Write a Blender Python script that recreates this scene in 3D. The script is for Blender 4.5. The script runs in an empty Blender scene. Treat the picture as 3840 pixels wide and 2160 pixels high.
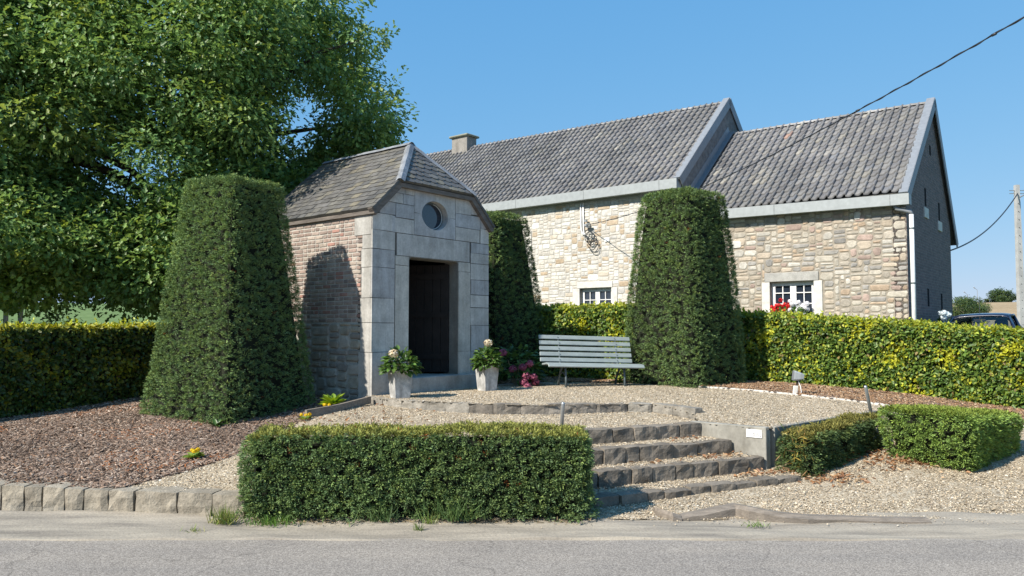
import bpy, math, random
import numpy as np
from mathutils import Vector, Matrix, noise

random.seed(11)
rng = np.random.default_rng(11)
SC = bpy.context.scene
COL = SC.collection
PI = math.pi

# ------------------------------------------------------------------ camera
F_PX = 2850.0
PITCH = math.atan(155 / F_PX)
CAM_H = 1.65
cam_d = bpy.data.cameras.new('camera')
cam_d.sensor_width = 36.0
cam_d.lens = F_PX / 3840 * 36.0
cam_d.clip_start = 0.05
cam_d.clip_end = 3000
cam = bpy.data.objects.new('camera', cam_d)
cam.location = (0, 0, CAM_H)
cam.rotation_euler = (PI / 2 + PITCH, 0, 0)
COL.objects.link(cam)
SC.camera = cam

# survey helpers: measured sight lines crossed with known planes give the
# world position of a measured point
CPOS = np.array([0, 0, CAM_H])
def ray(u, v):
    x = (u - 1920) / F_PX; y = -(v - 1080) / F_PX
    return np.array([x, math.cos(PITCH) - y * math.sin(PITCH), math.sin(PITCH) + y * math.cos(PITCH)])
def onz(u, v, z):
    d = ray(u, v); return CPOS + d * (z - CAM_H) / d[2]
def onpl(u, v, P, n):
    d = ray(u, v); n = np.array(n, float)
    return CPOS + d * (np.dot(np.array(P) - CPOS, n) / np.dot(d, n))

AZ = math.radians(39)
E1 = np.array([math.sin(AZ), math.cos(AZ), 0.0])
E2 = np.array([-math.cos(AZ), math.sin(AZ), 0.0])
EZ = np.array([0, 0, 1.0])

# ------------------------------------------------------------------ light
SUN_DIR = Vector((-0.80, -0.60, 0.0)).normalized()
SUN_EL = math.radians(40)
S = Vector((SUN_DIR.x * math.cos(SUN_EL), SUN_DIR.y * math.cos(SUN_EL), math.sin(SUN_EL)))
sd = bpy.data.lights.new('sun', 'SUN')
sd.energy = 5.0
sd.angle = math.radians(0.53)
sd.color = (1.0, 0.94, 0.84)
so = bpy.data.objects.new('sun', sd)
so.rotation_euler = S.to_track_quat('Z', 'Y').to_euler()
so.location = (-20, -17, 25)
COL.objects.link(so)
W = bpy.data.worlds.new('World'); SC.world = W; W.use_nodes = True
wn = W.node_tree
bg = wn.nodes['Background']
sky = wn.nodes.new('ShaderNodeTexSky')
sky.sky_type = 'NISHITA'
sky.sun_disc = False
sky.sun_elevation = SUN_EL
sky.sun_rotation = math.atan2(S.x, S.y)
sky.air_density = 1.0; sky.dust_density = 0.3; sky.ozone_density = 2.2
sky.altitude = 100
# the camera's tone response to the sky: each channel compressed towards the blue of a clear morning
sp_ = wn.nodes.new('ShaderNodeSeparateColor'); cb_ = wn.nodes.new('ShaderNodeCombineColor')
wn.links.new(sky.outputs[0], sp_.inputs[0])
for i_, (g_, k_) in enumerate(((0.72, 0.127), (0.37, 0.314), (0.18, 0.613))):
    pw_ = wn.nodes.new('ShaderNodeMath'); pw_.operation = 'POWER'; pw_.inputs[1].default_value = g_
    ml_ = wn.nodes.new('ShaderNodeMath'); ml_.operation = 'MULTIPLY'; ml_.inputs[1].default_value = k_ / 1.516 / 0.12
    wn.links.new(sp_.outputs[i_], pw_.inputs[0]); wn.links.new(pw_.outputs[0], ml_.inputs[0]); wn.links.new(ml_.outputs[0], cb_.inputs[i_])
wn.links.new(cb_.outputs[0], bg.inputs[0])
bg.inputs[1].default_value = 0.12
SC.view_settings.view_transform = 'Standard'
SC.view_settings.look = 'None'
SC.view_settings.gamma = 1
SC.view_settings.use_curve_mapping = False
SC.view_settings.exposure = 0.6
SC.cycles.max_bounces = 6
SC.cycles.use_denoising = True

# ------------------------------------------------------------------ materials
def newmat(name):
    m = bpy.data.materials.new(name); m.use_nodes = True
    return m, m.node_tree, m.node_tree.nodes['Principled BSDF']

def N(nt, t, **kw):
    n = nt.nodes.new(t)
    for k, v in kw.items():
        if k.startswith('i_'):
            key = k[2:]
            key = int(key) if key.isdigit() else key.replace('_', ' ')
            n.inputs[key].default_value = v
        else: setattr(n, k, v)
    return n

def coords(nt, scale=(1, 1, 1)):
    tc = N(nt, 'ShaderNodeTexCoord'); mp = N(nt, 'ShaderNodeMapping')
    mp.inputs['Scale'].default_value = scale
    nt.links.new(tc.outputs['Object'], mp.inputs[0])
    return mp.outputs[0]

def noise_ramp(nt, vec, scale, stops, detail=6, rough=0.6, dist=0.0):
    n = N(nt, 'ShaderNodeTexNoise', i_Scale=scale, i_Detail=detail, i_Roughness=rough, i_Distortion=dist)
    nt.links.new(vec, n.inputs['Vector'])
    r = N(nt, 'ShaderNodeValToRGB')
    els = r.color_ramp.elements
    while len(els) < len(stops): els.new(0.5)
    for e, (p, c) in zip(els, stops):
        e.position = p; e.color = (*c, 1) if len(c) == 3 else c
    nt.links.new(n.outputs['Fac'], r.inputs[0])
    return n, r

def mulc(nt, a, b, fac=1.0, mode='MULTIPLY'):
    m = N(nt, 'ShaderNodeMix', data_type='RGBA', blend_type=mode)
    m.inputs[0].default_value = fac
    nt.links.new(a, m.inputs[6]); nt.links.new(b, m.inputs[7])
    return m.outputs[2]

def bump(nt, h, b, strength, dist=0.01):
    bn = N(nt, 'ShaderNodeBump', i_Strength=strength, i_Distance=dist)
    nt.links.new(h, bn.inputs['Height'])
    nt.links.new(bn.outputs[0], b.inputs['Normal'])
    return bn

def mat_surface(name, base, var=0.3, scale=6, rough=0.85, bscale=60, bstr=0.3, bdist=0.006, spec=0.3, attr=False, stretch=(1, 1, 1), metallic=0, broad=None):
    """noise-mottled surface; with attr the own colour of each piece is read from Col"""
    m, nt, b = newmat(name)
    vec = coords(nt, stretch)
    lo, hi = 1 - var, 1 + var * 0.55
    _, r = noise_ramp(nt, vec, scale, [(0.3, (lo,) * 3), (0.7, (hi,) * 3)])
    _, r2 = noise_ramp(nt, vec, scale * 7, [(0.3, (1 - var * .6,) * 3), (0.7, (1 + var * .4,) * 3)])
    k = mulc(nt, r.outputs[0], r2.outputs[0])
    if broad:      # weathering larger than one piece: (stretch, scale, dark tint, light tint)
        _, r3 = noise_ramp(nt, coords(nt, broad[0]), broad[1], [(0.34, broad[2]), (0.62, broad[3])], 7, 0.62, 0.4)
        k = mulc(nt, k, r3.outputs[0])
    if attr:
        a = N(nt, 'ShaderNodeVertexColor', layer_name='Col'); src = a.outputs[0]
    else:
        a = N(nt, 'ShaderNodeRGB'); a.outputs[0].default_value = (*base, 1); src = a.outputs[0]
    c = mulc(nt, src, k)
    nt.links.new(c, b.inputs['Base Color'])
    b.inputs['Roughness'].default_value = rough
    b.inputs['Specular IOR Level'].default_value = spec
    b.inputs['Metallic'].default_value = metallic
    n = N(nt, 'ShaderNodeTexNoise', i_Scale=bscale, i_Detail=5, i_Roughness=0.65)
    nt.links.new(vec, n.inputs['Vector'])
    bump(nt, n.outputs[0], b, bstr, bdist)
    return m

def mat_leaf(name, trans=0.3, rough=0.5, spec=0.35):
    m, nt, b = newmat(name)
    a = N(nt, 'ShaderNodeVertexColor', layer_name='Col')
    nt.links.new(a.outputs[0], b.inputs['Base Color'])
    b.inputs['Roughness'].default_value = rough
    b.inputs['Specular IOR Level'].default_value = spec
    t = N(nt, 'ShaderNodeBsdfTranslucent')
    h = N(nt, 'ShaderNodeHueSaturation', i_Hue=0.485, i_Saturation=1.1, i_Value=1.3)
    nt.links.new(a.outputs[0], h.inputs['Color'])
    nt.links.new(h.outputs[0], t.inputs[0])
    mx = N(nt, 'ShaderNodeMixShader'); mx.inputs[0].default_value = trans
    out = nt.nodes['Material Output']
    nt.links.new(b.outputs[0], mx.inputs[1]); nt.links.new(t.outputs[0], mx.inputs[2])
    nt.links.new(mx.outputs[0], out.inputs[0])
    return m

def mat_plain(name, col, rough=0.5, metallic=0.0, spec=0.5, coat=0):
    m, nt, b = newmat(name)
    vec = coords(nt)
    _, r = noise_ramp(nt, vec, 9, [(0.3, (0.86,) * 3), (0.7, (1.06,) * 3)])
    a = N(nt, 'ShaderNodeRGB'); a.outputs[0].default_value = (*col, 1)
    nt.links.new(mulc(nt, a.outputs[0], r.outputs[0]), b.inputs['Base Color'])
    b.inputs['Roughness'].default_value = rough
    b.inputs['Metallic'].default_value = metallic
    b.inputs['Specular IOR Level'].default_value = spec
    b.inputs['Coat Weight'].default_value = coat
    return m

def mat_ground(name, stops, vscale, contrast, bdist, tint_scale=0.5, bstr=0.8):
    """loose grains: voronoi cells give each grain its shade and its height"""
    m, nt, b = newmat(name)
    vec = coords(nt)
    v = N(nt, 'ShaderNodeTexVoronoi', i_Scale=vscale, i_Randomness=1.0)
    nt.links.new(vec, v.inputs['Vector'])
    sep = N(nt, 'ShaderNodeSeparateColor'); nt.links.new(v.outputs['Color'], sep.inputs[0])
    r = N(nt, 'ShaderNodeValToRGB')
    els = r.color_ramp.elements
    while len(els) < len(stops): els.new(0.5)
    for e, (p, c) in zip(els, stops): e.position = p; e.color = (*c, 1)
    nt.links.new(sep.outputs[0], r.inputs[0])
    _, t = noise_ramp(nt, vec, tint_scale, [(0.3, (1 - contrast,) * 3), (0.7, (1.05,) * 3)], detail=8, rough=0.7)
    nt.links.new(mulc(nt, r.outputs[0], t.outputs[0]), b.inputs['Base Color'])
    b.inputs['Roughness'].default_value = 0.9
    b.inputs['Specular IOR Level'].default_value = 0.2
    inv = N(nt, 'ShaderNodeMath', operation='SUBTRACT'); inv.inputs[0].default_value = 1.0
    nt.links.new(v.outputs['Distance'], inv.inputs[1])
    bump(nt, inv.outputs[0], b, bstr, bdist)
    return m

M = {}
M['oak'] = mat_leaf('oak_leaf', 0.36, 0.45, 0.4)
M['yew'] = mat_leaf('yew_leaf', 0.15, 0.75, 0.10)
M['beech'] = mat_leaf('beech_leaf', 0.34, 0.45, 0.4)
M['leaf'] = mat_leaf('plant_leaf', 0.25, 0.42, 0.45)
M['petal'] = mat_leaf('petal', 0.3, 0.6, 0.2)
M['twig'] = mat_surface('twig_wood', (0.016, 0.019, 0.010), 0.5, 8, 0.95)
M['bark'] = mat_surface('oak_bark', (0.075, 0.06, 0.045), 0.5, 5, 0.95, 30, 0.8, 0.03, stretch=(1, 1, .25))
M['stone'] = mat_surface('rubble_stone', (1, 1, 1), 0.28, 9, 0.92, 45, 0.7, 0.012, 0.2, attr=True)
M['mortar'] = mat_surface('lime_mortar', (0.47, 0.44, 0.39), 0.25, 5, 0.95, 70, 0.5, 0.006, 0.1)
M['mortar_grey'] = mat_surface('grey_mortar', (0.33, 0.29, 0.235), 0.25, 5, 0.95, 70, 0.5, 0.006, 0.1)
M['brick'] = mat_surface('old_brick', (1, 1, 1), 0.3, 12, 0.92, 60, 0.6, 0.006, 0.2, attr=True)
M['ashlar'] = mat_surface('blue_limestone', (1, 1, 1), 0.24, 4.5, 0.85, 40, 0.45, 0.006, 0.25, attr=True, broad=((4, 4, .45), 2.2, (.84, .83, .81), (1.06, 1.06, 1.06)))
M['joint'] = mat_surface('dark_joint', (0.10, 0.095, 0.085), 0.3, 8, 0.95)
M['tile'] = mat_surface('clay_pantile', (1, 1, 1), 0.22, 11, 0.7, 50, 0.3, 0.004, 0.35, attr=True, broad=((1, 1, .55), .55, (.80, .80, .78), (1.08, 1.07, 1.06)))
M['slate'] = mat_surface('roof_slate', (1, 1, 1), 0.3, 7, 0.6, 45, 0.35, 0.004, 0.35, attr=True, broad=((1, 1, .6), 1.2, (.78, .77, .74), (1.1, 1.07, .98)))
M['lead'] = mat_surface('lead_sheet', (0.25, 0.26, 0.275), 0.45, 6, 0.55, 14, 0.5, 0.02, 0.4)
M['zinc'] = mat_plain('zinc_sheet', (0.225, 0.24, 0.26), 0.55, 0.1)
M['gutter'] = mat_plain('grey_fascia', (0.32, 0.34, 0.342), 0.5)
M['white'] = mat_plain('white_paint', (0.80, 0.79, 0.77), 0.4)
M['whitestone'] = mat_surface('dressed_pale_stone', (0.62, 0.59, 0.54), 0.2, 7, 0.9, 60, 0.4, 0.004)
M['greystone'] = mat_surface('dressed_grey_stone', (0.40, 0.385, 0.355), 0.25, 5, 0.9, 50, 0.5, 0.006)
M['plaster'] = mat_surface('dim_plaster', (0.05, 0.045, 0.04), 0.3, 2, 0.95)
M['wood'] = mat_surface('weathered_timber', (0.17, 0.145, 0.125), 0.4, 4, 0.9, 40, 0.5, 0.006, stretch=(1, 1, 6))
M['doorwood'] = mat_surface('dark_door_timber', (0.024, 0.018, 0.015), 0.35, 5, 0.7, 40, 0.3, 0.004)
M['beam'] = mat_surface('grey_driftwood', (0.235, 0.20, 0.165), 0.35, 5, 0.95, 25, 0.6, 0.01, stretch=(1, 6, 6))
M['glass'] = mat_plain('dark_glass', (0.02, 0.028, 0.042), 0.05, 0.0, 0.9)
M['setts'] = mat_surface('grey_sett', (1, 1, 1), 0.32, 7, 0.9, 26, 0.8, 0.016, 0.2, attr=True)
M['concrete'] = mat_surface('poured_concrete', (0.31, 0.295, 0.262), 0.3, 2.2, 0.92, 50, 0.35, 0.005, 0.2, broad=((3, 3, 1), 1.6, (.74, .73, .70), (1.1, 1.1, 1.08)))
M['pot'] = mat_surface('cement_pot', (0.44, 0.435, 0.42), 0.3, 9, 0.85, 40, 0.3, 0.004, 0.25, broad=((1, 1, .6), 9, (.66, .66, .66), (1.2, 1.2, 1.2)))
M['bench'] = mat_surface('grey_green_paint', (0.275, 0.315, 0.31), 0.16, 5, 0.5, 40, 0.15, 0.003, 0.4, stretch=(.4, 4, 4))
M['iron'] = mat_surface('dark_green_iron', (0.085, 0.11, 0.115), 0.3, 9, 0.5, 40, 0.2, 0.003, 0.5)
M['steel'] = mat_plain('galvanised_steel', (0.42, 0.43, 0.43), 0.42, 0.7)
M['cable'] = mat_plain('black_cable', (0.025, 0.027, 0.032), 0.5)
M['soil'] = mat_surface('soil', (0.06, 0.045, 0.03), 0.4, 9, 1)
M['straw'] = mat_surface('dry_stalk', (0.33, 0.25, 0.14), 0.3, 9, 1)
M['poleconcrete'] = mat_surface('pale_concrete', (0.42, 0.415, 0.40), 0.2, 3, 0.9)
M['pebble'] = mat_surface('pebble', (1, 1, 1), 0.12, 20, 0.85, 60, 0.2, 0.003, 0.25, attr=True)
M['chip'] = mat_surface('bark_chip', (1, 1, 1), 0.25, 20, 0.95, 60, 0.4, 0.004, 0.1, attr=True)
M['gravel'] = mat_ground('cream_gravel', [(0, (0.235, 0.178, 0.115)), (0.3, (0.375, 0.30, 0.205)), (0.7, (0.485, 0.40, 0.285)), (1, (0.58, 0.515, 0.41))], 54, 0.3, 0.011)
M['mulch'] = mat_ground('bark_mulch', [(0, (0.09, 0.06, 0.045)), (0.4, (0.20, 0.14, 0.108)), (0.8, (0.30, 0.22, 0.175)), (1, (0.38, 0.295, 0.23))], 46, 0.35, 0.016)
M['grass'] = mat_ground('garden_grass', [(0, (0.05, 0.09, 0.02)), (1, (0.11, 0.17, 0.04))], 30, 0.3, 0.02)
M['stubble'] = mat_ground('stubble', [(0, (0.33, 0.235, 0.13)), (1, (0.43, 0.32, 0.19))], 1.5, 0.22, 0.05, 0.05)
M['crop'] = mat_ground('green_crop', [(0, (0.11, 0.17, 0.05)), (1, (0.17, 0.24, 0.08))], 1.5, 0.2, 0.05, 0.05)

# asphalt with worn aggregate, faint long streaks
def mat_asphalt():
    m, nt, b = newmat('worn_asphalt')
    vec = coords(nt)
    v = N(nt, 'ShaderNodeTexVoronoi', i_Scale=150); nt.links.new(vec, v.inputs['Vector'])
    sep = N(nt, 'ShaderNodeSeparateColor'); nt.links.new(v.outputs['Color'], sep.inputs[0])
    r = N(nt, 'ShaderNodeValToRGB')
    els = r.color_ramp.elements; els.new(0.75)
    for e, (p, c) in zip(els, [(0, (0.165, 0.146, 0.128)), (0.55, (0.275, 0.247, 0.217)), (1, (0.43, 0.39, 0.34))]):
        e.position = p; e.color = (*c, 1)
    nt.links.new(sep.outputs[0], r.inputs[0])
    vs = coords(nt, (0.12, 1.0, 1.0))
    _, t = noise_ramp(nt, vs, 2.2, [(0.25, (0.86, 0.86, 0.87)), (0.75, (1.12, 1.1, 1.07))], 7, 0.6)
    _, t2 = noise_ramp(nt, vec, 0.9, [(0.3, (0.88, 0.88, 0.89)), (0.7, (1.07, 1.06, 1.05))], 7, 0.65, .5)
    c = mulc(nt, mulc(nt, r.outputs[0], t.outputs[0]), t2.outputs[0])
    # dust blown in from the verge, thinning out over the first half metre, and a few hairline cracks
    ge = N(nt, 'ShaderNodeTexCoord'); sx = N(nt, 'ShaderNodeSeparateXYZ'); nt.links.new(ge.outputs['Object'], sx.inputs[0])
    dn, _ = noise_ramp(nt, coords(nt, (.6, 2, 1)), 3, [(0, (0, 0, 0)), (1, (1, 1, 1))], 6, .65)
    ad = N(nt, 'ShaderNodeMath', operation='MULTIPLY_ADD'); nt.links.new(dn.outputs[0], ad.inputs[0]); ad.inputs[1].default_value = .55; nt.links.new(sx.outputs['Y'], ad.inputs[2])
    mr = N(nt, 'ShaderNodeMapRange'); mr.inputs['From Min'].default_value = 6.24; mr.inputs['From Max'].default_value = 6.56; mr.inputs['To Max'].default_value = .4; nt.links.new(ad.outputs[0], mr.inputs[0])
    dm = N(nt, 'ShaderNodeMix', data_type='RGBA'); nt.links.new(mr.outputs[0], dm.inputs[0]); nt.links.new(c, dm.inputs[6]); dm.inputs[7].default_value = (.43, .385, .315, 1)
    c = dm.outputs[2]
    cv = N(nt, 'ShaderNodeTexVoronoi', feature='DISTANCE_TO_EDGE', i_Scale=.42); 
    wv = N(nt, 'ShaderNodeTexNoise', i_Scale=1.7, i_Detail=6); nt.links.new(vec, wv.inputs['Vector'])
    mx_ = N(nt, 'ShaderNodeMix', data_type='RGBA', blend_type='ADD'); mx_.inputs[0].default_value = .5; nt.links.new(vec, mx_.inputs[6]); nt.links.new(wv.outputs['Color'], mx_.inputs[7]); nt.links.new(mx_.outputs[2], cv.inputs['Vector'])
    cr_ = N(nt, 'ShaderNodeMapRange'); cr_.inputs['From Max'].default_value = .0045; cr_.inputs['To Min'].default_value = .62; nt.links.new(cv.outputs['Distance'], cr_.inputs[0])
    cm = N(nt, 'ShaderNodeMix', data_type='RGBA', blend_type='MULTIPLY'); cm.inputs[0].default_value = .7; nt.links.new(c, cm.inputs[6]); nt.links.new(cr_.outputs[0], cm.inputs[7]); c = cm.outputs[2]
    nt.links.new(c, b.inputs['Base Color'])
    b.inputs['Roughness'].default_value = 0.85
    b.inputs['Specular IOR Level'].default_value = 0.25
    bump(nt, v.outputs['Distance'], b, 0.5, 0.004)
    return m
M['asphalt'] = mat_asphalt()

def mat_verge():
    m, nt, b = newmat('dusty_concrete')
    vec = coords(nt)
    vs = coords(nt, (0.35, 3.0, 1))
    _, r = noise_ramp(nt, vs, 2.4, [(0.28, (0.17, 0.148, 0.122)), (0.45, (0.275, 0.24, 0.193)), (0.62, (0.36, 0.315, 0.25)), (0.8, (0.42, 0.375, 0.305))], 9, 0.65, 0.3)
    _, r2 = noise_ramp(nt, vec, 60, [(0.3, (0.82,) * 3), (0.7, (1.12,) * 3)], 4)
    v = N(nt, 'ShaderNodeTexVoronoi', i_Scale=30); nt.links.new(vec, v.inputs['Vector'])
    sp = N(nt, 'ShaderNodeValToRGB'); sp.color_ramp.elements[0].position = 0.10; sp.color_ramp.elements[0].color = (0.55, 0.52, 0.48, 1)
    sp.color_ramp.elements[1].position = 0.2; sp.color_ramp.elements[1].color = (1, 1, 1, 1)
    nt.links.new(v.outputs['Distance'], sp.inputs[0])
    c = mulc(nt, mulc(nt, r.outputs[0], r2.outputs[0]), sp.outputs[0], 0.55)
    nt.links.new(c, b.inputs['Base Color'])
    b.inputs['Roughness'].default_value = 0.95
    n = N(nt, 'ShaderNodeTexNoise', i_Scale=35, i_Detail=6); nt.links.new(vec, n.inputs['Vector'])
    bump(nt, n.outputs[0], b, 0.45, 0.012)
    return m
M['verge'] = mat_verge()

def mat_brickwall():
    m, nt, b = newmat('dark_brick_gable')
    tc = N(nt, 'ShaderNodeTexCoord')
    mp = N(nt, 'ShaderNodeMapping'); nt.links.new(tc.outputs['UV'], mp.inputs[0])
    br = N(nt, 'ShaderNodeTexBrick', i_Scale=1.0, i_Mortar_Size=0.006, i_Brick_Width=0.21, i_Row_Height=0.072, i_Bias=-0.1)
    br.inputs['Color1'].default_value = (0.21, 0.15, 0.14, 1)
    br.inputs['Color2'].default_value = (0.135, 0.105, 0.10, 1)
    br.inputs['Mortar'].default_value = (0.26, 0.235, 0.22, 1)
    nt.links.new(mp.outputs[0], br.inputs['Vector'])
    vec = coords(nt)
    _, r = noise_ramp(nt, vec, 14, [(0.35, (0.7,) * 3), (0.62, (1.1,) * 3), (0.75, (1.9,) * 3)], 8, 0.7)
    nt.links.new(mulc(nt, br.outputs[0], r.outputs[0]), b.inputs['Base Color'])
    b.inputs['Roughness'].default_value = 0.95
    n = N(nt, 'ShaderNodeTexNoise', i_Scale=28, i_Detail=6); nt.links.new(vec, n.inputs['Vector'])
    ad = N(nt, 'ShaderNodeMath', operation='SUBTRACT'); nt.links.new(n.outputs[0], ad.inputs[0]); nt.links.new(br.outputs['Fac'], ad.inputs[1])
    bump(nt, ad.outputs[0], b, 0.8, 0.012)
    return m
M['gable'] = mat_brickwall()
M['slateclad'] = mat_surface('rough_stucco_gable', (0.20, 0.19, 0.185), 0.4, 7, 0.9, 18, 1.0, 0.03, 0.25)

# ------------------------------------------------------------------ mesh helpers
def put(o, parent=None, world=True):
    COL.objects.link(o)
    if parent is not None:
        o.parent = parent
        if world:
            p = parent; mat = Matrix.Identity(4)
            chain = []
            while p is not None:
                chain.append(p); p = p.parent
            for p in reversed(chain):
                mat = mat @ p.matrix_parent_inverse @ p.matrix_basis
            o.matrix_parent_inverse = mat.inverted()
    return o

def tag(o, label=None, cat=None, group=None, kind=None):
    if label: o['label'] = label
    if cat: o['category'] = cat
    if group: o['group'] = group
    if kind: o['kind'] = kind
    return o

def thing(name, loc, label, cat, group=None, rz=0.0):
    o = bpy.data.objects.new(name, None)
    o.empty_display_size = 0.2
    o.location = tuple(float(a) for a in loc); o.rotation_euler = (0, 0, rz)
    COL.objects.link(o)
    return tag(o, label, cat, group)

def copy_tree(o, parent=None):
    c = o.copy(); COL.objects.link(c)
    if parent is not None: c.parent = parent
    for ch in list(o.children): copy_tree(ch, c)
    return c

class MB:
    def __init__(s): s.v = []; s.f = []; s.c = []
    def add(s, verts, faces, col=(0.5, 0.5, 0.5)):
        k = len(s.v)
        s.v.extend([tuple(float(a) for a in p) for p in verts])
        for f in faces: s.f.append(tuple(i + k for i in f)); s.c.append(col)
        return s
    def box(s, O, ex, ey, ez, x0, x1, y0, y1, z0, z1, col=(0.5, 0.5, 0.5)):
        O = np.array(O, float); ex, ey, ez = [np.array(a, float) for a in (ex, ey, ez)]
        P = [O + ex * x + ey * y + ez * z for z in (z0, z1) for y in (y0, y1) for x in (x0, x1)]
        return s.add(P, [(0, 2, 3, 1), (4, 5, 7, 6), (0, 1, 5, 4), (2, 6, 7, 3), (0, 4, 6, 2), (1, 3, 7, 5)], col)
    def wbox(s, x0, x1, y0, y1, z0, z1, col=(0.5, 0.5, 0.5)):
        return s.box((0, 0, 0), (1, 0, 0), (0, 1, 0), (0, 0, 1), x0, x1, y0, y1, z0, z1, col)
    def bbox(s, O, ex, ey, ez, x0, x1, y0, y1, z0, z1, b=0.006, col=(0.5, 0.5, 0.5)):
        """box with chamfered edges along its long (x) direction and ends"""
        O = np.array(O, float); ex, ey, ez = [np.array(a, float) for a in (ex, ey, ez)]
        ring = [(y0 + b, z0), (y1 - b, z0), (y1, z0 + b), (y1, z1 - b), (y1 - b, z1), (y0 + b, z1), (y0, z1 - b), (y0, z0 + b)]
        P = []
        cy, cz = (y0 + y1) / 2, (z0 + z1) / 2
        ky = 1 - 2 * b / max(1e-6, (y1 - y0)); kz = 1 - 2 * b / max(1e-6, (z1 - z0))
        for x, k in ((x0, 1), (x0 + b, 0), (x1 - b, 0), (x1, 1)):
            for (y, z) in ring:
                if k: y = cy + (y - cy) * ky; z = cz + (z - cz) * kz
                P.append(O + ex * x + ey * y + ez * z)
        F = [tuple(range(7, -1, -1)), tuple(range(24, 32))]
        for k in range(3):
            for i in range(8):
                j = (i + 1) % 8
                F.append((k * 8 + i, k * 8 + j, k * 8 + 8 + j, k * 8 + 8 + i))
        return s.add(P, F, col)
    def tube(s, pts, rad, n=8, col=(0.5, 0.5, 0.5), cap=True):
        pts = [np.array(p, float) for p in pts]
        if not hasattr(rad, '__len__'): rad = [rad] * len(pts)
        up = np.array([0.13, 0.21, 0.97]); P = []
        for i, p in enumerate(pts):
            d = pts[min(i + 1, len(pts) - 1)] - pts[max(i - 1, 0)]
            d = d / (np.linalg.norm(d) + 1e-9)
            if abs(np.dot(d, up)) > 0.95: u = np.cross(d, [1, 0, 0.1])
            else: u = np.cross(d, up)
            u /= np.linalg.norm(u); w = np.cross(d, u)
            for k in range(n):
                a = 2 * PI * k / n
                P.append(p + rad[i] * (u * math.cos(a) + w * math.sin(a)))
        F = []
        for i in range(len(pts) - 1):
            for k in range(n):
                j = (k + 1) % n
                F.append((i * n + k, i * n + j, (i + 1) * n + j, (i + 1) * n + k))
        if cap:
            F.append(tuple(range(n - 1, -1, -1))); F.append(tuple((len(pts) - 1) * n + k for k in range(n)))
        return s.add(P, F, col)
    def prism(s, poly, O, ex, ey, nrm, d0, d1, col=(0.5, 0.5, 0.5)):
        """2D polygon in (ex, ey) extruded from d0 to d1 along nrm"""
        O = np.array(O, float); ex, ey, nrm = [np.array(a, float) for a in (ex, ey, nrm)]
        n = len(poly)
        P = [O + ex * a + ey * b + nrm * d for d in (d0, d1) for a, b in poly]
        F = [tuple(range(n - 1, -1, -1)), tuple(range(n, 2 * n))]
        for i in range(n):
            j = (i + 1) % n
            F.append((i, j, n + j, n + i))
        return s.add(P, F, col)
    def build(s, name, mat, parent=None, smooth=False, world=True, uv=None):
        me = bpy.data.meshes.new(name)
        me.from_pydata(s.v, [], s.f)
        me.update()
        ca = me.color_attributes.new('Col', 'FLOAT_COLOR', 'CORNER')
        arr = np.ones((len(me.loops), 4), np.float32)
        tot = np.array([len(f) for f in s.f])
        if len(tot): arr[:, :3] = np.repeat(np.array([c[:3] for c in s.c], np.float32), tot, axis=0)
        ca.data.foreach_set('color', arr.ravel())
        if uv is not None:
            ul = me.uv_layers.new(name='UVMap')
            O, ex, ey = uv
            V = np.array(s.v) - np.array(O)
            UV = np.stack([V @ np.array(ex), V @ np.array(ey)], 1)
            li = np.zeros(len(me.loops), np.int32); me.loops.foreach_get('vertex_index', li)
            ul.data.foreach_set('uv', UV[li].astype(np.float32).ravel())
        if smooth: me.polygons.foreach_set('use_smooth', [True] * len(me.polygons))
        me.materials.append(mat)
        o = bpy.data.objects.new(name, me)
        return put(o, parent, world)

def np_mesh(name, V, Fc, cols, mat, parent=None, world=True):
    """V (n,3), Fc (m,k) equal-sided faces, cols (n,3) one colour per vertex"""
    V = np.asarray(V, np.float32); Fc = np.asarray(Fc, np.int32)
    me = bpy.data.meshes.new(name)
    m, k = Fc.shape
    me.vertices.add(len(V)); me.vertices.foreach_set('co', V.ravel())
    me.loops.add(m * k); me.loops.foreach_set('vertex_index', Fc.ravel())
    me.polygons.add(m); me.polygons.foreach_set('loop_start', np.arange(0, m * k, k, dtype=np.int32))
    me.polygons.foreach_set('loop_total', np.full(m, k, np.int32))
    me.update(calc_edges=True)
    ca = me.color_attributes.new('Col', 'FLOAT_COLOR', 'POINT')
    c4 = np.ones((len(V), 4), np.float32); c4[:, :3] = cols
    ca.data.foreach_set('color', c4.ravel())
    me.materials.append(mat)
    o = bpy.data.objects.new(name, me)
    return put(o, parent, world)

def unit(a): return a / (np.linalg.norm(a, axis=-1, keepdims=True) + 1e-9)

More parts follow.
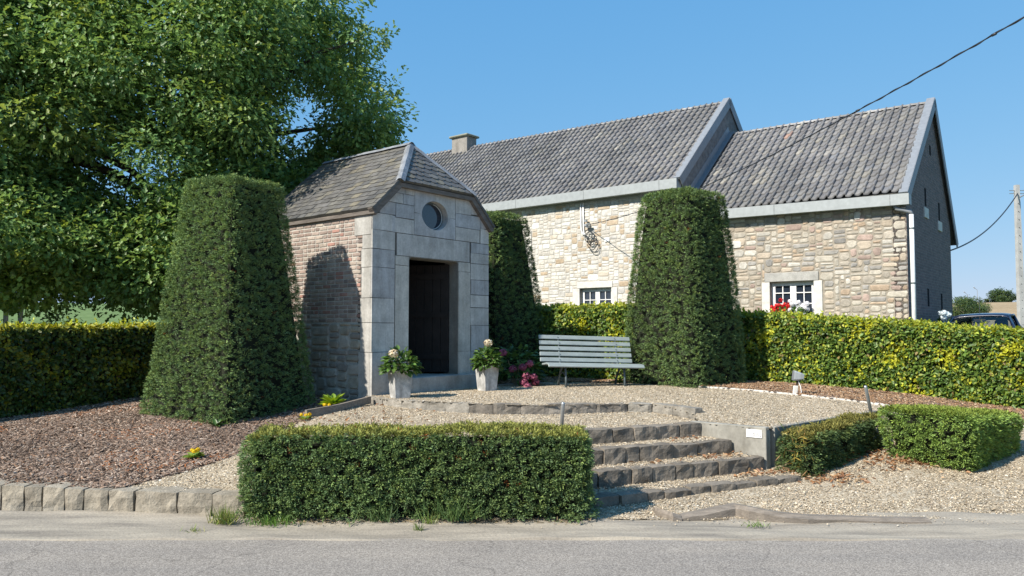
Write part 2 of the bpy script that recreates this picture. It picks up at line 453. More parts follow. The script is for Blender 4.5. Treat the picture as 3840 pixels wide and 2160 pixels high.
def leaf_geo(P, A, Nn, L, Wd, cols, shape='hex', fold=0.25):
    """leaves: base P, axis A, upper side Nn, length L, width Wd"""
    n = len(P)
    A = unit(A); B = unit(np.cross(Nn, A)); Nn = np.cross(A, B)
    L = np.broadcast_to(L, (n,))[:, None]; Wd = np.broadcast_to(Wd, (n,))[:, None]
    if shape == 'rhomb':
        T = [(0, 0, 0), (0.45, 0.5, fold), (1, 0, 0), (0.45, -0.5, fold)]
        F1 = [(0, 1, 2, 3)]
    elif shape == 'hex':
        T = [(0, 0, 0), (0.3, 0.48, fold), (0.72, 0.36, fold * .8), (1, 0, -.05), (0.72, -0.36, fold * .8), (0.3, -0.48, fold)]
        F1 = [(0, 3, 2, 1), (0, 5, 4, 3)]
    elif shape == 'oak':
        T = [(0, 0, 0), (0.34, 0.34, fold), (0.5, 0.2, fold * .5), (0.72, 0.5, fold), (1, 0.0, -.08), (0.72, -0.5, fold), (0.5, -0.2, fold * .5), (0.34, -0.34, fold)]
        F1 = [(0, 2, 1, 1), (0, 4, 3, 2), (0, 6, 5, 4), (0, 7, 7, 6)]
    elif shape == 'strap':
        T = [(0, 0.5, 0), (0, -0.5, 0), (0.5, -0.4, 0.04), (0.5, 0.4, 0.04), (1, 0, -0.1)]
        F1 = [(0, 1, 2, 3), (3, 2, 4, 4)]
    V = np.stack([P + A * (L * a) + B * (Wd * b) + Nn * (Wd * c) for a, b, c in T], 1)
    kv = len(T)
    base = (np.arange(n) * kv)[:, None]
    return V.reshape(-1, 3), base, F1, np.repeat(cols, kv, axis=0)

def leaves(name, P, A, Nn, L, Wd, cols, mat, parent=None, shape='hex', fold=0.25, world=True):
    V, base, F1, C = leaf_geo(P, A, Nn, L, Wd, cols, shape, fold)
    if shape == 'oak':   # triangles only
        T3 = [(0, 2, 1), (0, 4, 2), (2, 4, 3), (0, 6, 4), (4, 6, 5), (0, 7, 6)]
        Fc = np.concatenate([base + np.array(t) for t in T3], 0)
    elif shape == 'strap':
        T3 = [(0, 1, 2), (0, 2, 3), (3, 2, 4)]
        Fc = np.concatenate([base + np.array(t) for t in T3], 0)
    else:
        Fc = np.concatenate([base + np.array(t) for t in F1], 0)
    return np_mesh(name, V, Fc, C, mat, parent, world)

def rand_unit(n):
    return unit(rng.normal(size=(n, 3)))

def vnoise(P, sc, seed=0.0):
    """cheap smooth pseudo noise in -1..1"""
    Q = np.asarray(P) * sc + seed
    x, y, z = Q[..., 0], Q[..., 1], Q[..., 2]
    return (np.sin(x * 1.7 + 1.3 * np.sin(y * 1.1 + seed) + z * 0.7) + np.sin(y * 2.1 + 1.7 * np.sin(z * 1.3) - x * 0.6) + np.sin(z * 1.9 + 1.5 * np.sin(x * 0.9 + 2) + y * 0.5)) / 3
# ================================================================== TERRAIN
def inpoly(X, Y, poly):
    poly = np.array(poly); r = np.zeros(X.shape, bool)
    n = len(poly); j = n - 1
    for i in range(n):
        xi, yi = poly[i]; xj, yj = poly[j]
        c = ((yi > Y) != (yj > Y)) & (X < (xj - xi) * (Y - yi) / (yj - yi + 1e-12) + xi)
        r ^= c; j = i
    return r

def sstep(x, a, b):
    t = np.clip((x - a) / (b - a), 0, 1); return t * t * (3 - 2 * t)

WALL0 = np.array([2.79, 8.41]); WALLF = np.array([2.18, 8.92]); GD = np.array([0.75, 0.66]) / math.hypot(.75, .66)
STD = np.array([0.905, 0.425]); STN = np.array([-0.425, 0.905])     # along a step / up the stairs
STEP_N = [5.99, 6.40, 6.73, 7.10]           # front line of each stone row, lowest first
STEP_TOP = [0.12, 0.27, 0.42, 0.57]
STEP_M1 = [6.15, 6.055, 5.90, 5.765]        # right end of each row

def zU(x, y):
    t = .777 * x - .629 * y
    return np.interp(t, [-8, -7, -4.85, -4.16, -3.14, -2.8, -1.05, 1.0, 4], [.67, .68, .655, .625, .57, .54, .36, .18, .05])
def zT(x, y):      # terrace, settled down to the top of the retaining wall at its edge
    px, py = x - WALL0[0], y - WALL0[1]; d = WALLF - WALL0; L = np.hypot(*d); d = d / L
    a = np.clip(px * d[0] + py * d[1], 0, L); q = np.clip(px * GD[0] + py * GD[1], 0, 2.5)
    d1 = np.hypot(px - a * d[0], py - a * d[1]); d2 = np.hypot(px - q * GD[0], py - q * GD[1])
    w = sstep(np.minimum(d1, d2), .06, .9)
    return .560 * (1 - w) + zU(x, y) * w
def zL(x, y):
    return np.interp(y, [6.6, 8, 9, 10, 11, 13], [.02, .06, .19, .35, .45, .5])
def zlow(x, y):
    px, py = x - WALL0[0], y - WALL0[1]
    k = px * GD[0] + py * GD[1]; d = -(GD[0] * py - GD[1] * px)
    lo = np.minimum(zU(x, y), zL(x, y))
    w = np.maximum(sstep(d, 0.05, 0.9), 1 - sstep(k, 1.8, 2.6))
    return zU(x, y) * (1 - w) + lo * w
def zslope(x, y):      # gravel left of the steps, behind the front hedge, up to the kerb
    a = np.interp(y, [6.6, 7.1, 8.5, 9.6, 10.5], [.18, .24, .535, .535, .575])
    b = np.interp(y, [6.6, 6.8, 8.0, 9.4, 10.7, 11.7, 14], [.20, .22, .285, .375, .48, .60, .66])
    w = sstep(x, -3.2, -2.2)
    return a * w + b * (1 - w)
def zmulchL(x, y): return zslope(x, y)

kerb_d = [(917, 999), (962, 1003), (1010, 1007.5), (1065, 1011), (1120, 1014), (1180, 1016.5), (1240, 1018), (1310, 1018.5), (1380, 1018.5), (1440, 1017.5), (1500, 1016), (1540, 1015), (1580, 1014), (1640, 1015), (1690, 1020), (1747, 1028)]
KERB = [onz(a * 1.4907, b * 1.4907, 0.672) for a, b in kerb_d]
KXY = [(float(p[0]), float(p[1])) for p in KERB]

EDG = [(3.0 + .777 * t, 13.07 - .629 * t) for t in np.linspace(0, 6.6, 12)]
CHO = np.array([-2.081, 11.283, 0.66])      # chapel corner nearest the road, at ground
def CH(r, s, z): return CHO * np.array([1, 1, 0]) + E1 * r + E2 * s + EZ * z
cr = CH(2.63, 0, 0)

P_TERR = KXY + [tuple(WALLF), tuple(WALL0)] + [tuple(WALL0 + GD * k) for k in (1, 2, 3, 3.8)] + [e for e in EDG[::-1] if e[0] < 5.6] + [(2.3, 13.75), (1.2, 14.0), (0.2, 13.9), (cr[0] + .1, cr[1] - .12)] + [(CHO[0] - .05, CHO[1] - .1)]
P_LAND = [(KXY[0][0] - .25, KXY[0][1] - .1), (-2.68, 9.7), (-2.92, 8.1), (-3.5, 6.86), (-2.25, 6.74), (0.05, 6.80), (0.32, 7.06)] + \
         [tuple(STD * m + STN * (7.17)) for m in (3.35, 4.5, 5.70)] + [tuple(WALLF + np.array([.02, .02]))] + [(KXY[-1][0] + .02, KXY[-1][1] - .03)] + [(a, b - .03) for a, b in KXY[::-1]]
P_LOW = [(0.25, 6.62), (13, 6.66), (13, 7.2), (EDG[-1][0], EDG[-1][1])] + [e for e in EDG[::-1] if e[0] > 5.6] + [tuple(WALL0 + GD * 3.8), tuple(WALL0 + GD * 1), tuple(WALL0)] + [tuple(STD * m + STN * (STEP_N[0] + .05)) for m in (6.2, 5, 3.6)] + [(0.3, 6.9)]
P_MUL_L = [(-11, 7.3), (-4.6, 6.98), (-3.5, 6.86), (-2.92, 8.1), (-2.68, 9.7), (KXY[0][0] - .25, KXY[0][1] - .1), (CHO[0] - .05, CHO[1] - .1)] + [tuple(CH(-.05, 3, 0)[:2])] + [(-6.0, 14.5), (-11, 9.0)]
P_MUL_R = [(x, y) for x, y in EDG] + [(12, 9.2), (9.4, 11.2), (4.4, 14.8), (1.2, 16.2), (-.6, 17.0), (-1.2, 14.5), (cr[0] + .1, cr[1] - .1), (0.2, 13.9), (1.2, 14.0), (2.3, 13.75)]

def patch(poly, zf, step=0.05, rough=0.007, seed=0.0):
    P = np.array(poly); x0, y0 = P.min(0) - step; x1, y1 = P.max(0) + step
    xs = np.arange(x0, x1, step); ys = np.arange(y0, y1, step)
    X, Y = np.meshgrid(xs, ys)
    Z = zf(X, Y) + rough * vnoise(np.stack([X, Y, X * 0], -1), 5, seed) + rough * .8 * vnoise(np.stack([X, Y, X * 0], -1), 17, seed + 3)
    Xc = (X[:-1, :-1] + X[1:, 1:]) / 2; Yc = (Y[:-1, :-1] + Y[1:, 1:]) / 2
    m = inpoly(Xc, Yc, poly)
    idx = np.arange(X.size).reshape(X.shape)
    Fq = np.stack([idx[:-1, :-1], idx[:-1, 1:], idx[1:, 1:], idx[1:, :-1]], -1)[m]
    used = np.unique(Fq); mp = np.zeros(X.size, int); mp[used] = np.arange(len(used))
    V = np.stack([X.ravel(), Y.ravel(), Z.ravel()], 1)[used]
    return V, mp[Fq]

def join_patches(name, items, mat):
    Vs, Fs, k = [], [], 0
    for V, Fq in items:
        Vs.append(V); Fs.append(Fq + k); k += len(V)
    V = np.concatenate(Vs); Fq = np.concatenate(Fs)
    o = np_mesh(name, V, Fq, np.full((len(V), 3), .5), mat)
    o.data.polygons.foreach_set('use_smooth', [True] * len(o.data.polygons))
    return tag(o, kind='structure')

tread_polys = []
for k in range(3):
    n0, n1 = STEP_N[k] + .08, STEP_N[k + 1] + .06
    mr = STEP_M1[k + 1] + .04
    tread_polys.append([tuple(STD * 3.1 + STN * n0), tuple(STD * (mr + (.25 if k == 0 else .02)) + STN * n0), tuple(STD * (mr + .02) + STN * n1), tuple(STD * 3.1 + STN * n1)])
items = [patch(P_TERR, zT, .05, .007, 1), patch(P_LAND, zslope, .05, .008, 2), patch(P_LOW, zlow, .05, .010, 3)]
for k in range(3):
    items.append(patch(tread_polys[k], (lambda zt: (lambda X, Y: zt + 0 * X))(STEP_TOP[k] - .012), .03, .006, 4 + k))
gravel = join_patches('gravel_path', items, M['gravel'])
mulch = join_patches('bark_mulch_bed', [patch(P_MUL_L, zmulchL, .06, .02, 8), patch(P_MUL_R, lambda X, Y: zU(X, Y) + .02, .06, .018, 9)], M['mulch'])

# road, verge
b = MB()
xs = np.linspace(-90, 90, 61); ys = [-30, -6, 0, 3, 5, 6.10]
zs = [-0.05, 0.03, .06, .045, .02, 0.0]
V = [(x, y, z) for y, z in zip(ys, zs) for x in xs]
nx = len(xs)
b.add(V, [(j * nx + i, j * nx + i + 1, (j + 1) * nx + i + 1, (j + 1) * nx + i) for j in range(5) for i in range(nx - 1)])
tag(b.build('road', M['asphalt'], smooth=True), kind='structure')
xs = np.concatenate([np.linspace(-90, -6, 20), np.arange(-5.9, 6.5, .06), np.linspace(6.6, 90, 20)])
ts = [-.02, 0] + list(np.linspace(.04, 1, 9))
b = MB(); V = []
for x in xs:
    yb = 6.80
    left = 1 - float(sstep(np.array(x), -2.7, -2.3))
    for t in ts:
        y0 = 6.05 + .012 * math.sin(x * 2.1) + .010 * math.sin(x * 6.3 + 1)
        y = y0 + (yb - y0) * t
        zl_ = 0.010 + .012 * t + .03 * t ** 3 if t >= 0 else -.05
        if t < 0: V.append((x, y, -.05)); continue
        zr_ = 0.010 + .018 * t + .008 * math.sin(x * 1.3 + t * 3) + .006 * math.sin(x * 3.1 + t * 9)
        V.append((x, y, (zl_ * left + zr_ * (1 - left)) + .004 * math.sin(x * 9 + t * 11)))
nt_ = len(ts)
b.add(V, [(i * nt_ + j, (i + 1) * nt_ + j, (i + 1) * nt_ + j + 1, i * nt_ + j + 1) for i in range(len(xs) - 1) for j in range(nt_ - 1)])
tag(b.build('pavement_verge', M['verge'], smooth=True), kind='structure')

def zterr(x, y):
    r = np.hypot(x, y)
    z = np.interp(y, [6.5, 8, 10, 12, 20, 40], [-.10, -.04, .12, .27, .5, .6])
    z = z + 7.7 * sstep(r, 45, 235) - 14 * sstep(r, 245, 900)
    return z
def field(name, x0, x1, y0, y1, nx, ny, mat):
    xs = x0 + (x1 - x0) * np.linspace(0, 1, nx); tt = np.linspace(0, 1, ny); ys = y0 + (y1 - y0) * tt ** 1.7
    X, Y = np.meshgrid(xs, ys); Z = zterr(X, Y)
    idx = np.arange(X.size).reshape(X.shape)
    Fq = np.stack([idx[:-1, :-1], idx[:-1, 1:], idx[1:, 1:], idx[1:, :-1]], -1).reshape(-1, 4)
    o = np_mesh(name, np.stack([X.ravel(), Y.ravel(), Z.ravel()], 1), Fq, np.full((X.size, 3), .5), mat)
    o.data.polygons.foreach_set('use_smooth', [True] * len(o.data.polygons))
    return tag(o, kind='structure')
field('garden_ground', -60, 60, 6.5, 40, 60, 40, M['grass'])
field('stubble_field', 4, 700, 39.9, 900, 70, 60, M['stubble'])
field('crop_field', -700, 4, 39.9, 900, 70, 60, M['crop'])
b = MB()
b.add([(-700, 39.9, .55), (-60, 39.9, .55), (-60, 6.5, -.1), (-700, 6.5, -.1)], [(0, 1, 2, 3)])
b.add([(60, 39.9, .55), (700, 39.9, .55), (700, 6.5, -.1), (60, 6.5, -.1)], [(0, 1, 2, 3)])
tag(b.build('meadow_ground', M['grass']), kind='structure')

# ------------------------------------------------------------------ loose grains
def sample(poly, n):
    P = np.array(poly); lo, hi = P.min(0), P.max(0); out = []
    got = 0
    while got < n:
        q = lo + (hi - lo) * rng.random((n * 2, 2)); q = q[inpoly(q[:, 0], q[:, 1], poly)]
        out.append(q); got += len(q)
    return np.concatenate(out)[:n]

def area(poly):
    P = np.array(poly); x, y = P[:, 0], P[:, 1]
    return 0.5 * abs(np.dot(x, np.roll(y, -1)) - np.dot(y, np.roll(x, -1)))

def pick(pal, w, n, jit=0.18):
    pal = np.array(pal); i = rng.choice(len(pal), n, p=np.array(w) / sum(w))
    return pal[i] * (1 + jit * rng.normal(size=(n, 1))).clip(.5, 1.5)

def grains(name, P, size, flat, cols, mat):
    """rounded six-pointed grains (8 triangles each)"""
    n = len(P)
    a = rng.random(n) * 2 * PI; tl = rng.normal(size=(n, 2)) * .35
    ax = np.stack([np.cos(a), np.sin(a), tl[:, 0]], 1); ax = unit(ax)
    up = unit(np.stack([rng.normal(size=n) * .3, rng.normal(size=n) * .3, np.ones(n)], 1))
    bx = unit(np.cross(up, ax)); up = np.cross(ax, bx)
    s = (size * np.exp(rng.normal(size=n) * .3))[:, None]
    l, w, h = s * (0.55 + .15 * rng.random((n, 1))), s * (.36 + .12 * rng.random((n, 1))), s * flat
    V = np.stack([P + ax * l, P + bx * w + ax * l * .2, P - ax * l, P - bx * w - ax * l * .15, P + up * h, P - up * h], 1).reshape(-1, 3)
    b = (np.arange(n) * 6)[:, None]
    Fc = np.concatenate([b + np.array(t) for t in [(0, 1, 4), (1, 2, 4), (2, 3, 4), (3, 0, 4)]], 0)
    return np_mesh(name, V, Fc, np.repeat(cols, 6, 0), mat)

PEB = [(.53, .44, .315), (.44, .355, .245), (.58, .505, .395), (.34, .265, .18), (.24, .185, .135), (.50, .39, .265), (.66, .605, .515)]
PW = [4, 4, 2, 2.5, 1.0, 2, .4]
pts = []
for poly, zf, dens in ((P_LOW, zlow, 3700), (P_LAND, zslope, 3200), (P_TERR, zT, 2200)):
    q = sample(poly, int(area(poly) * dens))
    keep = (q[:, 0] < 7.6)
    q = q[keep]; pts.append(np.column_stack([q, zf(q[:, 0], q[:, 1]) + .006]))
for k in range(3):
    q = sample(tread_polys[k], int(area(tread_polys[k]) * 3200)); pts.append(np.column_stack([q, np.full(len(q), STEP_TOP[k] - .004)]))
# grains spilt on the verge, below the steps and under the front hedge
q = np.column_stack([rng.uniform(-2.2, 7, 900), 6.72 - np.abs(rng.normal(size=900)) * .13, np.full(900, .03)]); pts.append(q[q[:, 1] > 6.15])
P = np.concatenate(pts)
tag(grains('loose_pebbles', P, .0132, .22, pick(PEB, PW, len(P)), M['pebble']), 'cream pebbles lying loose over the gravel path and step treads', 'pebbles', kind='stuff')

CHP = [(.235, .165, .122), (.155, .106, .08), (.315, .235, .18), (.40, .32, .255), (.105, .075, .057), (.31, .18, .11)]
CW = [4, 3, 2.5, 1.2, 2, .6]
def chips(name, P, L, Wd, cols, mat, tilt=.35):
    n = len(P); a = rng.random(n) * 2 * PI
    ax = unit(np.stack([np.cos(a), np.sin(a), rng.normal(size=n) * tilt], 1))
    up = unit(np.stack([rng.normal(size=n) * tilt, rng.normal(size=n) * tilt, np.ones(n)], 1))
    bx = unit(np.cross(up, ax)); up = np.cross(ax, bx)
    L = (L * np.exp(rng.normal(size=n) * .4))[:, None]; Wd = (Wd * np.exp(rng.normal(size=n) * .3))[:, None]
    T = [(-.5, -.35, 0), (.45, -.5, 0), (.5, .4, 0), (-.42, .5, 0), (-.45, -.3, .3), (.4, -.4, .3), (.42, .3, .3), (-.36, .4, .3)]
    V = np.stack([P + ax * L * x + bx * Wd * y + up * Wd * z for x, y, z in T], 1).reshape(-1, 3)
    b = (np.arange(n) * 8)[:, None]
    Fc = np.concatenate([b + np.array(t) for t in [(4, 5, 6, 7), (0, 1, 5, 4), (1, 2, 6, 5), (2, 3, 7, 6), (3, 0, 4, 7)]], 0)
    return np_mesh(name, V, Fc, np.repeat(cols, 8, 0), mat)
q = sample(P_MUL_L, int(area(P_MUL_L) * 1900)); q = q[q[:, 0] > -8]
P1 = np.column_stack([q, zmulchL(q[:, 0], q[:, 1]) + .014])
cols1 = pick(CHP, CW, len(P1), .25)
g = vnoise(P1, 1.6, 5)[:, None]
cols1 = cols1 * (1 + .25 * g)
rust = (rng.random(len(P1)) < .12 * (g[:, 0] > .45)); cols1[rust] = np.array([.30, .12, .05])
q = sample(P_MUL_R, int(area(P_MUL_R) * 1000)); q = q[(q[:, 0] < 8.2)]
P2 = np.column_stack([q, zU(q[:, 0], q[:, 1]) + .034])
cols2 = pick([(.34, .20, .11), (.26, .15, .085), (.42, .29, .18), (.16, .10, .07), (.48, .37, .26)], [3, 3, 2, 2, 1], len(P2), .25)
tag(chips('bark_chips', np.concatenate([P1, P2]), .039, .0125, np.concatenate([cols1, cols2]), M['chip']), 'brown bark chips strewn over the planting beds beside the hedges', 'bark chips', kind='stuff')
# dry fallen leaves under the low hedge, on the steps and along the beds
fl = [np.column_stack([x, y, zlow(x, y) + .02]) for x, y in [(rng.normal(4.35, .28, 300), rng.normal(8.75, .2, 300)), (rng.normal(3.35, .2, 130), rng.normal(8.1, .12, 130))]]
for k, mm, nn, c in ((0, 5.9, 6.25, 60), (1, 5.55, 6.6, 45), (1, 4.7, 6.55, 10), (2, 5.3, 6.95, 14)):
    m_ = rng.normal(mm, .22, c); n_ = rng.normal(nn, .05, c)
    xy = STD[None] * m_[:, None] + STN[None] * n_[:, None]
    fl.append(np.column_stack([xy, np.full(c, STEP_TOP[k] + .012)]))
x = rng.uniform(-3.2, -1.0, 120); y = rng.uniform(8.8, 11, 120); fl.append(np.column_stack([x, y, zslope(x, y) + .015]))
P = np.concatenate(fl)
tag(leaves('fallen_leaves', P, rand_unit(len(P)) * [1, 1, .3], unit(rng.normal(size=(len(P), 3)) * .5 + [0, 0, 1]), .05 * np.exp(rng.normal(size=len(P)) * .25), .028,
           pick([(.36, .19, .09), (.28, .14, .07), (.44, .31, .18)], [3, 2, 3], len(P)), M['leaf'], shape='hex', fold=.4), 'orange brown dead leaves fallen by the steps and low hedge', 'fallen leaves', kind='stuff')

# ------------------------------------------------------------------ stone rows
def sett(mb, O, ex, ey, x0, x1, dep, h0, h1, seed, col):
    """one rough-hewn stone block: long side along ex, front face towards -ey"""
    rs = random.Random(seed)
    O = np.array(O, float); L = x1 - x0
    nxg, nyg, nzg = max(4, int(L / .045)), 3, 5
    def pos(i, j, k):
        a, c, e = i / nxg, j / nyg, k / nzg
        x = x0 + L * a; y = dep * c; z = h0 + (h1 - h0) * e
        rx = abs(2 * a - 1); ry = abs(2 * c - 1); rz = e
        if i in (0, nxg): y += .007 * (1 - c); z -= .004 * e
        if j == 0: z -= .004 * e
        p = np.array([x, y, z])
        q = p * 9 + seed * 3.1
        n1 = noise.noise(Vector(q)); n2 = noise.noise(Vector(q * 2.3 + np.array([7, 3, 1])))
        p = p + np.array([n2 * .004, n1 * .022 * (1 if j == 0 else .3) + n2 * .007, n1 * .007 * (1 if k == nzg else 0)])
        return O + ex * p[0] + ey * p[1] + EZ * p[2]
    idx = {}; V = []
    def gid(i, j, k):
        if (i, j, k) not in idx: idx[(i, j, k)] = len(V); V.append(pos(i, j, k))
        return idx[(i, j, k)]
    F = []
    for i in range(nxg):
        for k in range(nzg):
            F.append((gid(i, 0, k), gid(i + 1, 0, k), gid(i + 1, 0, k + 1), gid(i, 0, k + 1)))
            F.append((gid(i, nyg, k), gid(i, nyg, k + 1), gid(i + 1, nyg, k + 1), gid(i + 1, nyg, k)))
        for j in range(nyg):
            F.append((gid(i, j, nzg), gid(i + 1, j, nzg), gid(i + 1, j + 1, nzg), gid(i, j + 1, nzg)))
    for j in range(nyg):
        for k in range(nzg):
            F.append((gid(0, j, k), gid(0, j, k + 1), gid(0, j + 1, k + 1), gid(0, j + 1, k)))
            F.append((gid(nxg, j, k), gid(nxg, j + 1, k), gid(nxg, j + 1, k + 1), gid(nxg, j, k + 1)))
    mb.add(V, F, col)

step_lab = ['lowest stone step, half shaded by the front hedge', 'second stone step counted from the gravel at the bottom', 'third stone step, with brown leaves caught between its blocks', 'topmost stone step, just below the curved kerb']
ex3 = np.array([STD[0], STD[1], 0]); ey3 = np.array([STN[0], STN[1], 0])
breaks = [[3.3, 3.62, 3.92, 4.22, 4.42, 4.73, 4.98, 5.28, 5.55, 5.83, 6.15],
          [3.35, 3.60, 3.78, 3.93, 4.20, 4.33, 4.57, 4.86, 5.08, 5.42, 5.82, 6.055],
          [3.3, 3.66, 3.93, 4.20, 4.47, 4.64, 5.08, 5.42, 5.90],
          [3.35, 3.72, 4.12, 4.55, 4.83, 5.12, 5.46, 5.765]]
for k in range(4):
    O = STN * STEP_N[k]; O3 = np.array([O[0], O[1], 0])
    st = thing('stone_step', O3 + ex3 * 4.7 + EZ * (STEP_TOP[k] - .15), step_lab[k], 'step', 'rough stone steps up to the terrace')
    br = breaks[k]
    h0 = -.06 if k == 0 else STEP_TOP[k - 1] - .05
    for i in range(len(br) - 1):
        mb = MB(); s_ = random.Random(k * 40 + i)
        g = s_.uniform(.8, 1.15)
        dz = s_.uniform(-.012, .01)
        top = STEP_TOP[k] + dz
        if k == 0: top -= .03 * (1 - (br[i] - 3.3) / 2.8) * 0
        sett(mb, O3 + ey3 * s_.uniform(-.012, .014), ex3, ey3, br[i] + .006, br[i + 1] - .006, .15, h0, top, k * 50 + i + 1, (.215 * g, .185 * g, .15 * g))
        mb.build('stone', M['setts'], st)

# curved kerb of the terrace
kt = thing('terrace_kerb', (0, 9.9, .57), 'curved row of flat grey kerb stones along the terrace edge', 'kerb')
kb = [0, 1, 2, 3, 4, 5, 6, 7, 8, 9, 10, 12, 13, 14, 15]
for a, c in zip(kb[:-1], kb[1:]):
    p0, p1 = KERB[a], KERB[c]
    d = p1 - p0; L = np.linalg.norm(d); d = d / L
    n = np.array([-d[1], d[0], 0])
    g = random.uniform(.85, 1.15); mb = MB()
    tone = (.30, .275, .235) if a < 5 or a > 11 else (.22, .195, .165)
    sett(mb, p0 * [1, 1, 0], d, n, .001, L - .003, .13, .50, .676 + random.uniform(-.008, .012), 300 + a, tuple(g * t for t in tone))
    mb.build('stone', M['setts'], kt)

# roadside kerb, left
rk = thing('roadside_kerb', (-4.5, 6.75, 0), 'row of large dusty kerb stones holding the bark bed beside the road', 'kerb')
cuts = [-900, -840, -770, -715, -650, -590, -535, -470, -410, -345, -290, -225, -170, -110, -62, 0, 57, 106, 160, 207, 270, 337, 443, 531, 613]
for i in range(len(cuts) - 1):
    def kp(c):
        v = 1287 + 20 * max(0, c) / 613
        return onz(c * 1.4907, v * 1.4907, .015)
    p0, p1 = kp(cuts[i]), kp(cuts[i + 1])
    d = p1 - p0; L = np.linalg.norm(d); d /= L; n = np.array([-d[1], d[0], 0])
    g = random.uniform(.9, 1.12); mb = MB()
    sett(mb, p0 * [1, 1, 0], d, n, .004 + .008 * (i % 3 == 1), L - .004 - .014 * (i % 4 == 0), .20, -.06, .252 - .034 * max(0, cuts[i]) / 600 + random.uniform(-.006, .008), 700 + i, (.32 * g, .28 * g, .22 * g))
    mb.build('stone', M['setts'], rk)

# concrete retaining wall by the steps, turning behind the low hedge
cw = thing('concrete_wall', (2.79, 8.41, 0), 'low concrete retaining wall beside the stone steps', 'wall')
w3 = lambda p: np.array([p[0], p[1], 0.0])
dW = w3(WALLF - WALL0); LW = np.linalg.norm(dW); dW /= LW; nW = np.array([dW[1], -dW[0], 0])
mb = MB(); mb.bbox(w3(WALL0), dW, nW, EZ, 0, LW + .12, -.01, .085, -.1, .574, .006); mb.build('side_slab', M['concrete'], cw)
mb = MB(); G3 = w3(GD); nG = np.array([G3[1], -G3[0], 0])
mb.bbox(w3(WALL0) + nW * .125 + G3 * .03, G3, nG, EZ, 0, 2.6, -.05, .03, -.1, .566, .006); mb.build('return_slab', M['concrete'], cw)
mb = MB(); mb.box(w3(WALL0), dW, nW, EZ, .004, .05, .087, .118, -.05, .53); mb.build('joint_post', M['greystone'], cw)
# number plate
pl_tl = np.array([1805, 257]) * .3882 + [2100, 1500]; pl_br = np.array([1955, 348]) * .3882 + [2100, 1500]
A = onpl(pl_tl[0], pl_tl[1], w3(WALL0), nW); Bq = onpl(pl_br[0], pl_br[1], w3(WALL0), nW)
xa, xb = np.dot(A - w3(WALL0), dW), np.dot(Bq - w3(WALL0), dW)
zc = .5; zh = .044
pt = thing('number_plate', w3(WALL0) + dW * xb + EZ * (zc - zh), 'small white number plate on the concrete wall', 'sign')
mb = MB(); mb.box(w3(WALL0), dW, nW, EZ, xb, xa, -.020, -.011, zc - zh, zc + zh); mb.build('plate', M['white'], pt)
def text_mesh(name, body, size, O, ex, ey, mat, parent):
    cu = bpy.data.curves.new(name, 'FONT'); cu.body = body; cu.size = size; cu.extrude = .0008
    ob = bpy.data.objects.new(name + '_src', cu); COL.objects.link(ob)
    dg = bpy.context.evaluated_depsgraph_get(); dg.update()
    me = bpy.data.meshes.new_from_object(ob.evaluated_get(dg))
    bpy.data.objects.remove(ob); bpy.data.curves.remove(cu)
    nz = np.cross(ex, ey)
    for v in me.vertices:
        c = v.co; p = np.array(O) + np.array(ex) * c.x + np.array(ey) * c.y + nz * c.z
        v.co = p
    me.materials.clear(); me.materials.append(mat)
    o = bpy.data.objects.new(name, me); return put(o, parent)
M['ink'] = mat_plain('grey_ink', (0.10, 0.10, 0.11), 0.6)
Lp = xa - xb
text_mesh('number', '1035', .046, w3(WALL0) + dW * (xa - Lp * .30) - nW * .0208 + EZ * (zc - .026), -dW, EZ, M['ink'], pt)
text_mesh('small_mark', '4', .03, w3(WALL0) + dW * (xb + Lp * .13) - nW * .0208 + EZ * (zc - .036), -dW, EZ, M['ink'], pt)
mb = MB()
for i in range(2): mb.box(w3(WALL0), dW, nW, EZ, xb + Lp * .06, xb + Lp * .16, -.0215, -.0202, zc + .022 + .011 * i, zc + .026 + .011 * i)
mb.build('printed_lines', M['ink'], pt)

# edging strips
def ribbon_board(name, pts, h, th, mat, label, cat, zoff=0.0):
    mb = MB()
    for a, c in zip(pts[:-1], pts[1:]):
        a = np.array(a, float); c = np.array(c, float); d = c - a; L = np.linalg.norm(d * [1, 1, 0]); dd = d / L; n = unit(np.array([-dd[1], dd[0], 0]))
        mb.box(a, dd, n, EZ, 0, L, 0, th, -.08, h)
    return tag(mb.build(name, mat), label, cat)
ribbon_board('edging_strip', [(x, y, float(zU(x, y))) for x, y in EDG], .03, .028, M['whitestone'], 'thin white edging strip between gravel and bark by the right hedge', 'edging')
ribbon_board('edging_plank', [(-2.62, 9.78, .60), (-2.28, 10.2, .635), (-2.0, 10.86, .68)], .02, .045, M['beam'], 'short grey edging plank at the left end of the kerb by the chapel', 'edging')
ribbon_board('edging_board', [(-.30, 13.25, .66), (.1, 13.62, .66), (.75, 13.82, .66)], .035, .03, M['greystone'], 'thin edging board beneath the pink hydrangea', 'edging')

